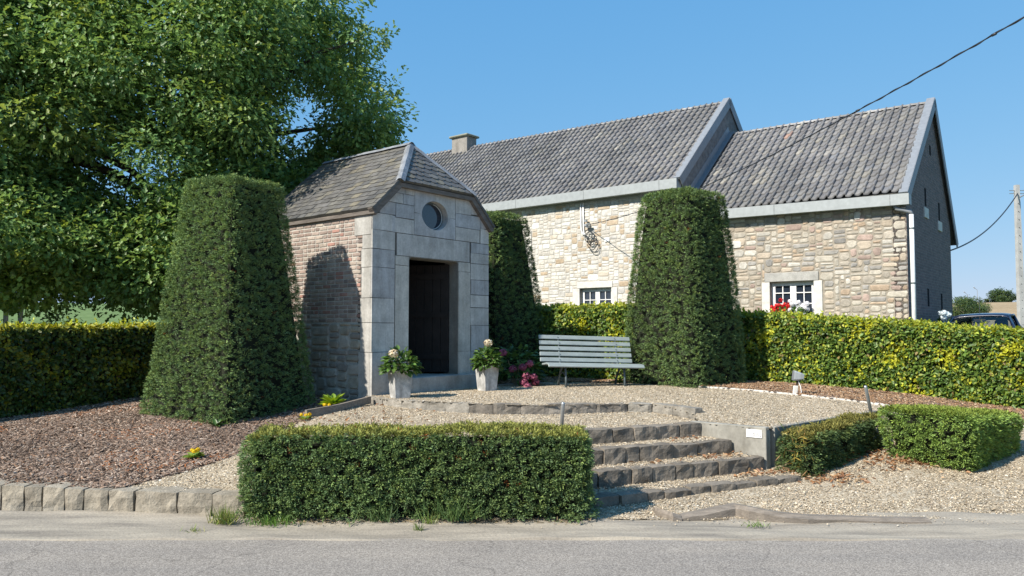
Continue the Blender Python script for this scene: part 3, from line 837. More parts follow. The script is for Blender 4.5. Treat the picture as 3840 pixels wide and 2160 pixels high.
# weathered beam at the foot of the gravel
mb = MB()
bp = [(2552, 1945, .02), (2585, 1938, .035), (2640, 1930, .045), (2700, 1917, .07), (2752, 1907, .085), (2800, 1915, .085), (2860, 1928, .07), (2930, 1940, .05), (3020, 1946, .04), (3130, 1950, .03), (3300, 1955, .024), (3480, 1958, .015)]
pts = [onz(u, v, z) for u, v, z in bp]
V = []
for i, p in enumerate(pts):
    h = .055 if 1 < i < 8 else .045
    wob = .008 * math.sin(i * 2.2)
    V += [p + np.array([0, -.05 + wob, -.06]), p + np.array([0, -.055 + wob, .012]), p + np.array([0, -.02, h * .75]), p + np.array([0, .05, h * .7]), p + np.array([0, .08, -.06])]
mb.add(V, [(i * 5 + j, (i + 1) * 5 + j, (i + 1) * 5 + j + 1, i * 5 + j + 1) for i in range(len(pts) - 1) for j in range(4)] + [(0, 1, 2, 3, 4), tuple(len(V) - 5 + k for k in (4, 3, 2, 1, 0))])
tag(mb.build('timber_edging', M['beam']), 'long bowed grey timber edging the gravel beside the road', 'timber')
mb = MB()
pts = [onz(2453, 1912, .06), onz(2478, 1921, .06), onz(2520, 1934, .055), onz(2552, 1944, .03)]
V = []
for i, p in enumerate(pts):
    V += [p + np.array([0, -.03, -.05]), p + np.array([.005, -.035, .0]), p + np.array([0, .0, .03]), p + np.array([0, .055, .015]), p + np.array([0, .06, -.05])]
mb.add(V, [(i * 5 + j, (i + 1) * 5 + j, (i + 1) * 5 + j + 1, i * 5 + j + 1) for i in range(3) for j in range(4)] + [(0, 1, 2, 3, 4), (19, 18, 17, 16, 15)])
tag(mb.build('timber_stub', M['beam']), 'short broken stub of grey timber at the foot of the steps', 'timber')
# ================================================================== MASONRY
def pack(Wn, Hn, blocked, wr, hr, seed):
    """irregular coursed rubble on a grid: list of (x, y, w, h) in cells"""
    rs = random.Random(seed)
    occ = np.zeros((Hn, Wn), bool)
    for (a, b_, c, d) in blocked: occ[max(0, b_):max(0, d), max(0, a):max(0, c)] = True
    out = []
    for y in range(Hn):
        x = 0
        while x < Wn:
            if occ[y, x]: x += 1; continue
            w = rs.randint(*wr); h = rs.choices(range(hr[0], hr[1] + 1), weights=[3, 4, 2, 1][:hr[1] - hr[0] + 1])[0]
            if h >= hr[1] and rs.random() < .5: w = max(wr[0], w - 2)
            ww = 0
            while ww < w and x + ww < Wn and not occ[y, x + ww]: ww += 1
            # avoid leaving slivers
            if x + ww < Wn and not occ[y, x + ww]:
                k = 0
                while x + ww + k < Wn and not occ[y, x + ww + k]: k += 1
                if k < wr[0]:
                    ww += k if k + ww <= wr[1] + 2 else 0
            hh = 1
            while hh < h and y + hh < Hn and not occ[y + hh, x:x + ww].any(): hh += 1
            occ[y:y + hh, x:x + ww] = True
            out.append((x, y, ww, hh)); x += ww
    return out

def stone_block(mb, O, ex, ey, nr, x0, x1, y0, y1, depth, rs, col, gap=.008, jit=.01, cut=.25, inset=.014):
    """cushion-faced stone: octagonal outline, chamfer, slightly uneven face"""
    x0 += gap; x1 -= gap; y0 += gap; y1 -= gap
    w, h = x1 - x0, y1 - y0
    if w < .02 or h < .012: return
    c = min(w, h) * cut
    j = lambda s=1.0: rs.uniform(-jit, jit) * s
    ring = [(x0 + c * rs.uniform(.5, 1.2), y0), (x1 - c * rs.uniform(.5, 1.2), y0), (x1, y0 + c * rs.uniform(.5, 1.2)), (x1, y1 - c * rs.uniform(.5, 1.2)),
            (x1 - c * rs.uniform(.5, 1.2), y1), (x0 + c * rs.uniform(.5, 1.2), y1), (x0, y1 - c * rs.uniform(.5, 1.2)), (x0, y0 + c * rs.uniform(.5, 1.2))]
    ring = [(a + j(.7), b + j(.7)) for a, b in ring]
    cx, cy = (x0 + x1) / 2, (y0 + y1) / 2
    kx, ky = max(.2, 1 - 2 * inset / w), max(.2, 1 - 2 * inset / h)
    P = [O + ex * a + ey * b - nr * .004 for a, b in ring]
    P += [O + ex * (cx + (a - cx) * kx) + ey * (cy + (b - cy) * ky) + nr * (depth * rs.uniform(.75, 1.1)) for a, b in ring]
    P += [O + ex * (cx + j(1.5)) + ey * (cy + j(1.5)) + nr * depth * rs.uniform(.95, 1.3)]
    F = []
    for i in range(8):
        k = (i + 1) % 8
        F.append((i, k, 8 + k, 8 + i)); F.append((8 + i, 8 + k, 16))
    mb.add(P, F, col)

def mixcol(rs, pal, wts, jit=.12):
    c = rs.choices(pal, weights=wts)[0]; g = 1 + rs.uniform(-jit, jit)
    return tuple(max(0, a * g) for a in c)

def clip_poly(poly, clip):
    """convex clip (counter-clockwise clip polygon)"""
    out = list(poly)
    for i in range(len(clip)):
        a, b_ = clip[i], clip[(i + 1) % len(clip)]
        inp, out = out, []
        side = lambda p: (b_[0] - a[0]) * (p[1] - a[1]) - (b_[1] - a[1]) * (p[0] - a[0])
        for k in range(len(inp)):
            p, q = inp[k], inp[(k + 1) % len(inp)]
            sp, sq = side(p), side(q)
            if sp >= 0: out.append(p)
            if sp * sq < 0:
                t = sp / (sp - sq); out.append((p[0] + (q[0] - p[0]) * t, p[1] + (q[1] - p[1]) * t))
        if not out: return []
    return out

# ================================================================== CHAPEL
cO = CHO * [1, 1, 0]
chapel = thing('chapel', CHO, 'small old wayside chapel of brick with grey stone front and slate roof', 'chapel')
CW, CL = 2.63, 2.85
ER, RZ, EZ0 = 1.315, 4.77, 3.455           # ridge r, ridge z, eave z
RSL = (RZ - EZ0) / (ER + .08)
fO, fx, fz, fn = cO, E1, EZ, -E2           # front face frame, fn points out
D0, D1, DT = .737, 1.868, 2.785            # door opening
wc, wa, wb = (1.305, 3.495), .30, .235     # oval window
gab = [(0.004, .2), (CW - .004, .2), (CW - .004, 3.40), (2.15, 3.90), (.48, 3.90), (0.004, 3.40)]
def ell(a0, a1, n, k=1.0):
    return [(wc[0] + wa * k * math.cos(a0 + (a1 - a0) * i / n), wc[1] + wb * k * math.sin(a0 + (a1 - a0) * i / n)) for i in range(n + 1)]
# wall core
mb = MB()
mb.prism([(0.004, .2), (D0 - .004, .2), (D0 - .004, 3.13), (0.004, 3.13)], fO, fx, fz, fn, -.32, 0)
mb.prism([(D1 + .004, .2), (CW - .004, .2), (CW - .004, 3.13), (D1 + .004, 3.13)], fO, fx, fz, fn, -.32, 0)
mb.prism([(D0 - .004, DT + .004), (D1 + .004, DT + .004), (D1 + .004, 3.13), (D0 - .004, 3.13)], fO, fx, fz, fn, -.32, 0)
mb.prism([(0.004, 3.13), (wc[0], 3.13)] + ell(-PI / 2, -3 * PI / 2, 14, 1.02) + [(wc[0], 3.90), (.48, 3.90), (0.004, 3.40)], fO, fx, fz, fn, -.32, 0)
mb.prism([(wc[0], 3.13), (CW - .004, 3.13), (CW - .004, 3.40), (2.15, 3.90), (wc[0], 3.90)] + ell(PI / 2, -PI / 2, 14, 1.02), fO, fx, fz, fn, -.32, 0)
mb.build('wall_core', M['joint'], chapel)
mb = MB()
mb.box(cO, E1, E2, EZ, .006, .30, .322, CL, .2, 3.42); mb.box(cO, E1, E2, EZ, CW - .30, CW - .006, .322, CL, .2, 3.42)
mb.box(cO, E1, E2, EZ, .302, CW - .302, CL - .3, CL, .2, 3.42)
mb.prism([(0.3, 3.42), (CW - .3, 3.42), (ER, 4.6)], cO + E2 * (CL - .25), E1, EZ, E2, 0, .25)
mb.box(cO, E1, E2, EZ, .302, CW - .302, .322, CL - .302, .5, .90)
mb.build('wall', M['mortar'], chapel)
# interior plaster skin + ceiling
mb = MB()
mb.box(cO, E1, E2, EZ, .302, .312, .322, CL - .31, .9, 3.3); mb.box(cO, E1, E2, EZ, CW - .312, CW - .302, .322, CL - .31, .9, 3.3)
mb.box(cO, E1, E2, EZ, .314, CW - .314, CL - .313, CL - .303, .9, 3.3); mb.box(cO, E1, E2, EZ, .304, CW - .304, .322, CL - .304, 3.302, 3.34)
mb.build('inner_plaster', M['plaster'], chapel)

# ashlar facing of the front, each block with its own tone
rs = random.Random(5)
AP = [(.47, .455, .435), (.51, .49, .455), (.42, .41, .40), (.54, .515, .475), (.45, .445, .44)]
LPIL = [.66, 1.31, 1.75, 2.12, 2.58, 2.86, 3.145, 3.40]
RPIL = [.66, 1.28, 1.72, 2.02, 2.24, 2.50, 2.78, 2.96, 3.14]
blocks = []
blocks.append((0, D0, .5, 1.31, .024))
for a, c in zip(LPIL[1:-1], LPIL[2:]): blocks.append((0, .440, a, c, .012))
blocks += [(.448, D0, 1.31, 2.64, .012), (.475, 2.146, DT, 3.14, .010), (.448, D0, 2.64, DT, .012)]
blocks += [(D1, 2.165, .9, 1.28, .020), (D1, 2.165, 1.28, 2.62, .012), (D1, 2.165, 2.62, DT, .011)]
for a, c in zip(RPIL[:-1], RPIL[1:]): blocks.append((2.172 + .02 * ((a * 7) % 1 - .5), CW, a, c, .012))
blocks += [(.38, .841, 3.14, 3.375, .012), (.45, .841, 3.375, 3.60, .011), (.0, .38, 3.145, 3.40, .012), (.12, .45, 3.40, 3.60, .012), (.30, .60, 3.60, 3.76, .012), (.60, .841, 3.60, 3.76, .011), (.40, .66, 3.76, 3.895, .012), (.66, .841, 3.76, 3.895, .010)]
blocks += [(1.788, 2.40, 3.14, 3.37, .012), (1.788, 2.42, 3.37, 3.60, .011), (2.42, CW, 3.14, 3.40, .012), (2.42, 2.60, 3.40, 3.62, .012), (1.788, 2.18, 3.60, 3.895, .012), (2.18, 2.5, 3.62, 3.85, .010)]
mb = MB()
cut_lo = [(0, 0), (CW, 0), (CW, 3.40), (2.145, 3.90), (.485, 3.90), (0, 3.40)]
for (a, c, z0, z1, d) in blocks:
    g = .0045
    jx = lambda: rs.uniform(-.004, .004)
    p = [(a + g + jx() * (a > 0), z0 + g + jx()), (c - g + jx() * (c < CW), z0 + g + jx()), (c - g + jx() * (c < CW), z1 - g + jx()), (a + g + jx() * (a > 0), z1 - g + jx())]
    if a == 0: p[0] = (-.010, p[0][1]); p[3] = (-.010, p[3][1])
    if c == CW: p[1] = (CW + .010, p[1][1]); p[2] = (CW + .010, p[2][1])
    if z1 > 3.2:
        lo = [(-.02, 0), (CW + .02, 0), (CW + .02, 3.40), (2.145, 3.90), (.485, 3.90), (-.02, 3.40)]
        p = clip_poly(p, lo)
        if len(p) < 3: continue
    k = rs.uniform(.93, 1.07); cc = rs.choice(AP)
    if 1.2 < z1 and a in (D1, .448, D0): cc = (.50, .47, .415)
    mb.prism(p, fO, fx, fz, fn, -.02, d + rs.uniform(-.002, .002), tuple(k * q for q in cc))
# four blocks round the oval window
q4 = [([(.845, 3.145), (1.302, 3.145)], -PI / 2, -PI, [(.845, 3.49)]), ([(.845, 3.50)], -PI, -3 * PI / 2, [(1.302, 3.895), (.845, 3.895)]),
      ([(1.784, 3.895), (1.309, 3.895)], PI / 2, 0.0, [(1.784, 3.50)]), ([(1.784, 3.49)], 0.0, -PI / 2, [(1.309, 3.145), (1.784, 3.145)])]
for pre, a0, a1, post in q4:
    k = rs.uniform(.93, 1.07); cc = rs.choice(AP)
    mb.prism(pre + ell(a0, a1, 9) + post, fO, fx, fz, fn, -.30, .009 + rs.uniform(0, .003), tuple(k * q for q in cc))
# return face of the front stones along the brick side (quoins)
quo = [(.5, 1.31, .285), (1.31, 1.75, .242), (1.75, 2.12, .25), (2.12, 2.58, .225), (2.58, 2.86, .235), (2.86, 3.07, .215), (3.07, 3.44, .403)]
for z0, z1, ln in quo:
    k = rs.uniform(.95, 1.08); cc = tuple(k * v for v in (.40, .385, .355))
    mb.box(cO, E2, EZ, -E1, .016, ln, z0 + .004, z1 - .004, -.05, .013, cc)
    mb.box(cO + E1 * CW, E2, EZ, E1, .016, ln, z0 + .004, z1 - .004, -.05, .013, cc)
mb.build('stone_facing', M['ashlar'], chapel)
# door reveal skins in the stone colour
mb = MB()
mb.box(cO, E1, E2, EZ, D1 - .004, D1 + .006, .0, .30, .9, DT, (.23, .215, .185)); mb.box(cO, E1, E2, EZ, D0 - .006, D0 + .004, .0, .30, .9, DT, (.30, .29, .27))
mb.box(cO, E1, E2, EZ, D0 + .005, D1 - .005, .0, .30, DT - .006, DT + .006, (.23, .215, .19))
# rounded upper corners of the opening
for sx, x in ((1, D0 + .004), (-1, D1 - .004)):
    arc = [(x, DT - .006)] + [(x + sx * (.06 - .06 * math.sin(t)), DT - .006 - .06 + .06 * math.cos(t)) for t in np.linspace(0, PI / 2, 6)]
    if sx > 0: arc = arc[::-1]
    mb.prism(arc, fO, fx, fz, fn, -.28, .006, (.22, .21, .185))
mb.build('door_reveal', M['ashlar'], chapel)
mb = MB()
mb.bbox(cO, E1, E2, EZ, .45, 2.172, -.13, .30, .5, .905, .012, (.38, .37, .345))
mb.bbox(cO, E1, E2, EZ, 2.172, CW + .012, -.06, .02, .5, .70, .012, (.36, .35, .32))
mb.build('threshold', M['ashlar'], chapel)
# open plank door, swung inwards on its right hinge
dr = MB(); dang = math.radians(62)
dx = -E1 * math.cos(dang) + E2 * math.sin(dang); dn = np.array([-dx[1], dx[0], 0])
hO = cO + E1 * (D1 - .02) + E2 * .19
for i in range(6): dr.bbox(hO, dx, dn, EZ, .145 * i, .145 * i + .14, -.02, .02, .93, 2.74, .004)
for z in (1.15, 1.85, 2.5): dr.box(hO, dx, dn, EZ, .02, .85, .0205, .04, z, z + .09)
dr.build('door', M['doorwood'], chapel)
fr = MB()
no = ell(0, 2 * PI, 28, .985)[:-1]; ni = ell(0, 2 * PI, 28, .87)[:-1]
V = [fO + fx * a + fz * c + fn * d for d in (-.13, -.10) for ring in (no, ni) for a, c in ring]
n = 28; F = []
for i in range(n):
    j = (i + 1) % n
    F += [(i, j, n + j, n + i), (2 * n + i, 3 * n + i, 3 * n + j, 2 * n + j), (n + i, n + j, 3 * n + j, 3 * n + i), (i, 2 * n + i, 2 * n + j, j)]
fr.add(V, F)
wf = fr.build('round_window', M['iron'], chapel)
mb = MB(); a1 = ell(-.55 * PI, .42 * PI, 20, .90); a2 = ell(.42 * PI, -.55 * PI, 20, .875); mb.prism(a1 + a2, fO, fx, fz, fn, -.10, -.094); mb.build('white_bead', M['white'], wf)
mb = MB(); mb.prism(ell(0, 2 * PI, 28, .88)[:-1], fO, fx, fz, fn, -.125, -.115); mb.build('pane', M['glass'], wf)

# brick side with rubble base (both flanks)
BP = [(.33, .245, .205), (.37, .295, .25), (.29, .225, .19), (.40, .33, .275), (.36, .205, .165), (.225, .185, .165), (.42, .355, .295)]
BWt = [4, 4, 3, 2.2, 1.3, 1.2, 1.2]
for nm, Ofl, nr in (('left', cO, -E1), ('right', cO + E1 * CW, E1)):
    mb = MB(); rs = random.Random(21)
    z = 1.755; row = 0
    while z < 3.38:
        h = .0665
        x = .05 + (0 if row % 2 else .105)
        start = .218
        for z0, z1, ln in quo:
            if z0 <= z + .03 < z1: start = ln
        while x < CL:
            ln = .205 if rs.random() < .62 else .105
            a, c = max(x, start), min(x + ln, CL)
            if c - a > .03: stone_block(mb, Ofl, E2, EZ, nr, a, c, z, z + h, .004, rs, mixcol(rs, BP, BWt), .0075, .005, .16, .006)
            x += ln
        z += h; row += 1
    mb.build('brickwork', M['brick'], chapel)
    mb = MB(); cell = .05; H0 = .5
    for (x, y, w, h) in pack(int(CL / cell), int((1.75 - H0) / cell), [(0, 0, 5, 30)], (4, 8), (2, 4), 8):
        stone_block(mb, Ofl, E2, EZ, nr, x * cell, (x + w) * cell, H0 + y * cell, H0 + (y + h) * cell, .018, rs, mixcol(rs, [(.42, .375, .30), (.36, .32, .26), (.30, .275, .24), (.46, .42, .36)], [3, 3, 2, 2]), .007, .012, .3, .018)
    mb.build('rubble_base', M['stone'], chapel)
# eave boards, verge boards
mb = MB()
mb.box(cO, E2, E1, EZ, -.09, CL + .08, -.05, .02, 3.37, 3.438); mb.box(cO, E2, E1, EZ, -.09, CL + .08, CW - .02, CW + .05, 3.37, 3.438)
for sgn, base in ((1, 0.0), (-1, CW)):
    p0 = cO + E1 * (base - sgn * .05) + EZ * 3.395 - E2 * .085; p1 = cO + E1 * (base + sgn * .47) + EZ * (3.395 + .52 * RSL) - E2 * .085
    d = p1 - p0; L = np.linalg.norm(d); d /= L; nn = np.cross(d, E2) * sgn; nn = nn if nn[2] > 0 else -nn
    mb.box(p0, d, E2, nn, 0, L, 0, .10, -.06, .065)
mb.box(cO, E1, E2, EZ, .43, 2.20, -.084, .016, 3.845, 3.912)
mb.build('eave_boards', M['wood'], chapel)

# slate roof
roof = MB(); rs = random.Random(9)
SP = [(.125, .122, .122), (.142, .137, .13), (.108, .108, .111), (.165, .155, .135), (.185, .168, .135), (.132, .129, .131)]
SWt = [4, 3.5, 3, 1.8, 1.1, 3]
A_, B_ = np.array([-.08, -.10, EZ0]), np.array([-.08, CL + .24, EZ0])
Hc = np.array([.44, -.10, EZ0 + .52 * RSL]); R1 = np.array([ER, .60, RZ]); R2 = np.array([ER, CL + .06, RZ - .01])
mir = lambda p: np.array([CW - p[0], p[1], p[2]])
T3 = lambda p: cO + E1 * p[0] + E2 * p[1] + EZ * p[2]
def thick(poly, th=.035):
    P = [T3(p) for p in poly]; n = np.cross(P[1] - P[0], P[2] - P[0]); n /= np.linalg.norm(n)
    if n[2] < 0: n = -n
    k = len(P); roof.add(P + [p - n * th for p in P], [tuple(range(k)), tuple(range(2 * k - 1, k - 1, -1))] + [(i, k + i, k + (i + 1) % k, (i + 1) % k) for i in range(k)], (.12, .118, .115))
left = [A_, Hc, R1, R2, B_]; right = [mir(p) for p in left][::-1]; hip = [mir(Hc), R1, Hc]
for pl in (left, right, hip): thick(pl)
def slates(poly, along, up, cw, ch, hexa=False):
    """overlapping slates, lower edge proud, on a planar roof polygon"""
    P = np.array(poly); O = P[0]
    nrm = np.cross(along, up); nrm = nrm if nrm[2] > 0 else -nrm
    q2 = [(np.dot(p - O, along), np.dot(p - O, up)) for p in P]
    ar = sum(q2[i][0] * q2[(i + 1) % len(q2)][1] - q2[(i + 1) % len(q2)][0] * q2[i][1] for i in range(len(q2)))
    if ar < 0: q2 = q2[::-1]
    us = [p[0] for p in q2]; vs = [p[1] for p in q2]
    v = min(vs) - .02; row = 0
    while v < max(vs):
        u = min(us) - cw * (.5 if row % 2 else 0) - cw * rs.uniform(0, .08)
        while u < max(us):
            c = mixcol(rs, SP, SWt, .14)
            w = cw * rs.uniform(.92, 1.04); tl = rs.uniform(-.008, .008)
            if hexa: sh = [(u + .003, v + ch * .32), (u + w * .28, v + .004), (u + w * .74, v + .002), (u + w - .003, v + ch * .30), (u + w - .003, v + ch * 1.12), (u + .003, v + ch * 1.12)]
            else: sh = [(u + .003, v + tl + .02), (u + w * .12, v + tl), (u + w - .003, v - tl + .004), (u + w - .003, v + ch * 1.12), (u + .003, v + ch * 1.12)]
            sh = clip_poly(sh, q2)
            if len(sh) >= 3:
                hi, lo = rs.uniform(.011, .019), .004
                top = []
                for a, d in sh:
                    e = 1 - np.clip((d - v) / (ch * 1.12), 0, 1)
                    top.append(T3(O + along * a + up * d + nrm * (lo + (hi - lo) * e)))
                bot = [T3(O + along * a + up * d + nrm * .001) for a, d in sh]
                k = len(sh)
                roof.add(top + bot, [tuple(range(k))] + [(i, k + i, k + (i + 1) % k, (i + 1) % k) for i in range(k)], c)
            u += cw
        v += ch; row += 1
upL = unit(np.array([1, 0, RSL])); upR = unit(np.array([-1, 0, RSL])); al = np.array([0, 1.0, 0])
slates(left, al, upL, .19, .125); slates(right, al, upR, .19, .125)
hs = unit(np.array([0, R1[1] - Hc[1], R1[2] - Hc[2]])); slates(hip, np.array([1.0, 0, 0]), hs, .165, .115, True)
rf = roof.build('roof', M['slate'], chapel)
mb = MB()
def strip(p, q, w0, w1, lift=.03):
    a, c = T3(p), T3(q); d = c - a; L = np.linalg.norm(d); d /= L
    nup = unit(np.cross(np.cross(d, EZ), d)); 
    if nup[2] < 0: nup = -nup
    sdv = np.cross(d, nup); n = 7; V = []
    for i in range(n):
        t = i / (n - 1); base = a + d * L * t + nup * (lift + .004 * math.sin(i * 2.7))
        V += [base + sdv * w0 - nup * .055, base + sdv * w0 * .25, base - sdv * w1 * .25, base - sdv * w1 - nup * .055]
    mb.add(V, [(i * 4 + j, i * 4 + j + 1, (i + 1) * 4 + j + 1, (i + 1) * 4 + j) for i in range(n - 1) for j in range(3)])
strip(Hc + [0, -.01, -.005], R1, .075, .075); strip(mir(Hc) + [0, -.01, -.005], R1, .06, .06)
mb.build('hip_flashing', M['lead'], rf)
mb = MB(); strip(R1 + [0, -.05, 0], R2, .085, .085); mb.build('ridge_capping', M['lead'], rf)

# ================================================================== HOUSES
BO = np.array([9.44, 18.0, 0.0])
HW = lambda s, q, z: BO + E2 * s + E1 * q + EZ * z
Nw = -E1
def grid_blocks(rects, s0, z0, cell):
    return [(int(round((a - s0) / cell)), int(round((c - z0) / cell)), int(round((b_ - s0) / cell)), int(round((d - z0) / cell))) for a, b_, c, d in rects]

def pantiles(mb, s0, s1, eave, ridge0, ridge1, tw, nrow, seed, s_dir=1):
    """front slope from the eave line (q,z) to the ridge (q,z at s0 and s1): every tile S-shaped, lapping the one below"""
    rs = random.Random(seed)
    ncol = int(round((s1 - s0) / tw)); tw = (s1 - s0) / ncol
    nx = 8
    prof = []
    prof = [(-.045, -.012), (-.04, .040), (.03, .068), (.13, .070), (.27, .040), (.42, .006), (.60, -.010), (.80, -.008), (1.0, .006)]
    pal = [(.186, .184, .188), (.208, .205, .206), (.170, .169, .178), (.228, .221, .210), (.262, .250, .228), (.168, .173, .188), (.145, .143, .150), (.33, .315, .285)]
    wt = [6, 6, 4, 1.3, .35, .9, 2, .12]
    for c in range(ncol):
        sa = s0 + c * tw
        for r in range(nrow):
            t0, t1 = r / nrow, (r + 1) / nrow + .012
            col = mixcol(rs, pal, wt, .10)
            if rs.random() < .0006: col = (.33, .22, .18)
            dv = rs.uniform(-.006, .006); tilt = rs.uniform(-.005, .005); dn = rs.uniform(-.003, .004)
            V = []
            for (t, lift) in ((t0 + dv / 4, .004), (t0 + dv / 4, .056), ((t0 + t1) / 2, .030), (t1, .004)):
                first = len(V) == 0
                for x, h in prof:
                    s = sa + tw * (x * 1.02)
                    k = (s - s0) / (s1 - s0)
                    rq = ridge0[0] + (ridge1[0] - ridge0[0]) * k; rz = ridge0[1] + (ridge1[1] - ridge0[1]) * k
                    q = eave[0] + (rq - eave[0]) * t; z = eave[1] + (rz - eave[1]) * t
                    L = math.hypot(rq - eave[0], rz - eave[1]); nq, nz = -(rz - eave[1]) / L, (rq - eave[0]) / L
                    d = h + lift + tilt * (x - .5) * 2 + dn
                    V.append(HW(s, q + nq * d, z + nz * d))
            F = [(k * (nx + 1) + i, k * (nx + 1) + i + 1, (k + 1) * (nx + 1) + i + 1, (k + 1) * (nx + 1) + i) for k in range(3) for i in range(nx)]
            mb.add(V, F, col)

# ---- lower house (right)
h2 = thing('stone_house', HW(2.6, 3, .4), 'lower tan rubble stone house with white downpipe and flowered window', 'house')
S0, S1 = .05, 5.80
EV2 = (-.14, 4.93); RG2 = (3.45, 7.90)
win2 = (2.216, 3.351, 1.75, 2.89)
mb = MB()
def wall_with_hole(mb, s0, s1, z0, z1, q0, q1, hole):
    a, c, zb, zt = hole
    mb.box(BO, E2, E1, EZ, s0, a, q0, q1, z0, z1); mb.box(BO, E2, E1, EZ, c, s1, q0, q1, z0, z1)
    mb.box(BO, E2, E1, EZ, a, c, q0, q1, z0, zb); mb.box(BO, E2, E1, EZ, a, c, q0, q1, zt, z1)
wall_with_hole(mb, S0, S1, .2, 4.80, 0, .4, win2)
mb.build('wall', M['mortar_grey'], h2)
QF = 5.8
gp = [(.0, .2), (QF, .2), (QF, 4.95), (3.45, 7.86), (.0, 4.86)]
mb = MB(); mb.prism([(q - 0, z) for q, z in gp], BO + E2 * (S0 - .012), E1, EZ, E2, 0, .3); mb.build('gable_wall', M['gable'], h2, uv=(BO, E1, EZ))
mb = MB(); mb.box(BO, E2, E1, EZ, S0 + .3, S1 + 3, QF - .3, QF - .01, .2, 4.9); mb.box(BO, E2, E1, EZ, S1 + 2.7, S1 + 3, .4, QF - .31, .2, 4.9)
mb.build('rear_wall', M['mortar_grey'], h2)
cell = .043; z0 = 1.2; rs = random.Random(31)
rects = [(2.003, win2[0], 1.2, 2.895), (win2[1], 3.569, 1.2, 2.905), (win2[0], win2[1], 1.2, 2.89), (2.09, 3.49, 2.89, 3.14)]
mb = MB()
TP = [(.445, .375, .295), (.47, .425, .355), (.40, .355, .295), (.43, .33, .24), (.35, .328, .30), (.52, .485, .425), (.39, .295, .25), (.28, .265, .245)]
TW = [4, 4, 3, 2, 2.6, 2, 1.5, 1.4]
for (x, y, w, h) in pack(int((S1 - S0 + .02) / cell), int((4.72 - z0) / cell), grid_blocks(rects, S0, z0, cell), (3, 9), (2, 5), 17):
    stone_block(mb, BO, E2, EZ, Nw, S0 - .012 + x * cell, S0 - .012 + (x + w) * cell, z0 + y * cell, z0 + (y + h) * cell, .015, rs, mixcol(rs, TP, TW, .18), .0085, .019, .30, .020)
for s_, z_, w_, h_ in ((4.1, 3.85, .32, .22), (1.05, 4.35, .17, .22), (5.0, 4.25, .2, .08)):
    stone_block(mb, BO, E2, EZ, Nw, s_, s_ + w_, z_, z_ + h_, .034, rs, (.60, .575, .53), .006, .008, .2, .012)
mb.build('rubble_facing', M['stone'], h2)
def house_window(parent, a, c, zb, zt, label_cols, jl, jr, lintel, sill=True, cols=2, rows=3):
    fr = MB(); qd = .13
    t = .055
    fr.box(BO, E2, E1, EZ, a, c, qd, qd + .06, zt - t, zt); fr.box(BO, E2, E1, EZ, a, c, qd, qd + .06, zb, zb + t)
    for x in (a, c - t): fr.box(BO, E2, E1, EZ, x, x + t, qd, qd + .06, zb + t, zt - t)
    mid = (a + c) / 2
    fr.box(BO, E2, E1, EZ, mid - .035, mid + .035, qd - .006, qd + .06, zb + t, zt - t)
    for lo, hi in ((a + t, mid - .035), (mid + .035, c - t)):
        st = .042
        fr.box(BO, E2, E1, EZ, lo, lo + st, qd - .012, qd + .04, zb + t, zt - t); fr.box(BO, E2, E1, EZ, hi - st, hi, qd - .012, qd + .04, zb + t, zt - t)
        fr.box(BO, E2, E1, EZ, lo + st, hi - st, qd - .012, qd + .04, zt - t - st, zt - t); fr.box(BO, E2, E1, EZ, lo + st, hi - st, qd - .012, qd + .04, zb + t, zb + t + st)
        for k in range(1, cols): 
            x = lo + (hi - lo) * k / cols; fr.box(BO, E2, E1, EZ, x - .011, x + .011, qd - .008, qd + .03, zb + t + st, zt - t - st)
        for k in range(1, rows):
            z = zb + (zt - zb) * k / rows; 
            fr.box(BO, E2, E1, EZ, lo + st, hi - st, qd - .006, qd + .028, z - .011, z + .011)
    w = fr.build('window', M['white'], parent)
    g = MB(); g.box(BO, E2, E1, EZ, a + .01, c - .01, qd + .032, qd + .038, zb + .01, zt - .01); g.build('pane', M['glass'], w)
    for j_ in (jl, jr):
        jm = MB(); jm.bbox(BO, EZ, E2, E1, zb - .02, zt + .003, j_[0], j_[1], -.026, .17, .006); jm.build('jamb', M['whitestone'], parent)
    jm = MB(); jm.bbox(BO, E2, E1, EZ, a - .1, c + .1, -.06, .16, zb - .12, zb - .022, .006)
    jm.build('sill', M['whitestone'], parent)
    ln = MB(); ln.bbox(BO, E2, E1, EZ, lintel[0], lintel[1], -.030, .2, lintel[2], lintel[3], .008)
    ln.build('lintel', lintel[4], parent)
    return w
house_window(h2, win2[0], win2[1], win2[2], win2[3], 2, (2.006, win2[0] + .0), (win2[1], 3.566), (2.095, 3.488, 2.90, 3.135, M['greystone']), rows=4)
mb = MB(); pantiles(mb, .10, S1 - .05, EV2, RG2, (3.45, 7.93), .212, 16, 3)
rf2 = mb.build('roof', M['tile'], h2, smooth=True)
mb = MB()   # under-roof boards, rear slope, ridge tiles
def slab(mb, pts, th, col=(.12, .118, .115)):
    P = [np.array(p) for p in pts]; n = unit(np.cross(P[1] - P[0], P[2] - P[0])); n = n if n[2] > 0 else -n
    k = len(P); mb.add(P + [p - n * th for p in P], [tuple(range(k)), tuple(range(2 * k - 1, k - 1, -1))] + [(i, k + i, k + (i + 1) % k, (i + 1) % k) for i in range(k)], col)
slab(mb, [HW(.02, EV2[0] + .02, EV2[1] - .03), HW(S1 + .1, EV2[0] + .02, EV2[1] - .03), HW(S1 + .1, 3.45, 7.86), HW(.02, 3.45, 7.86)], .06)
slab(mb, [HW(-.0, 6.4, 4.23), HW(S1 + 3, 6.4, 4.23), HW(S1 + 3, 3.45, 7.93), HW(-.0, 3.45, 7.93)], .06)
mb.build('roof_slab', M['slate'], rf2)
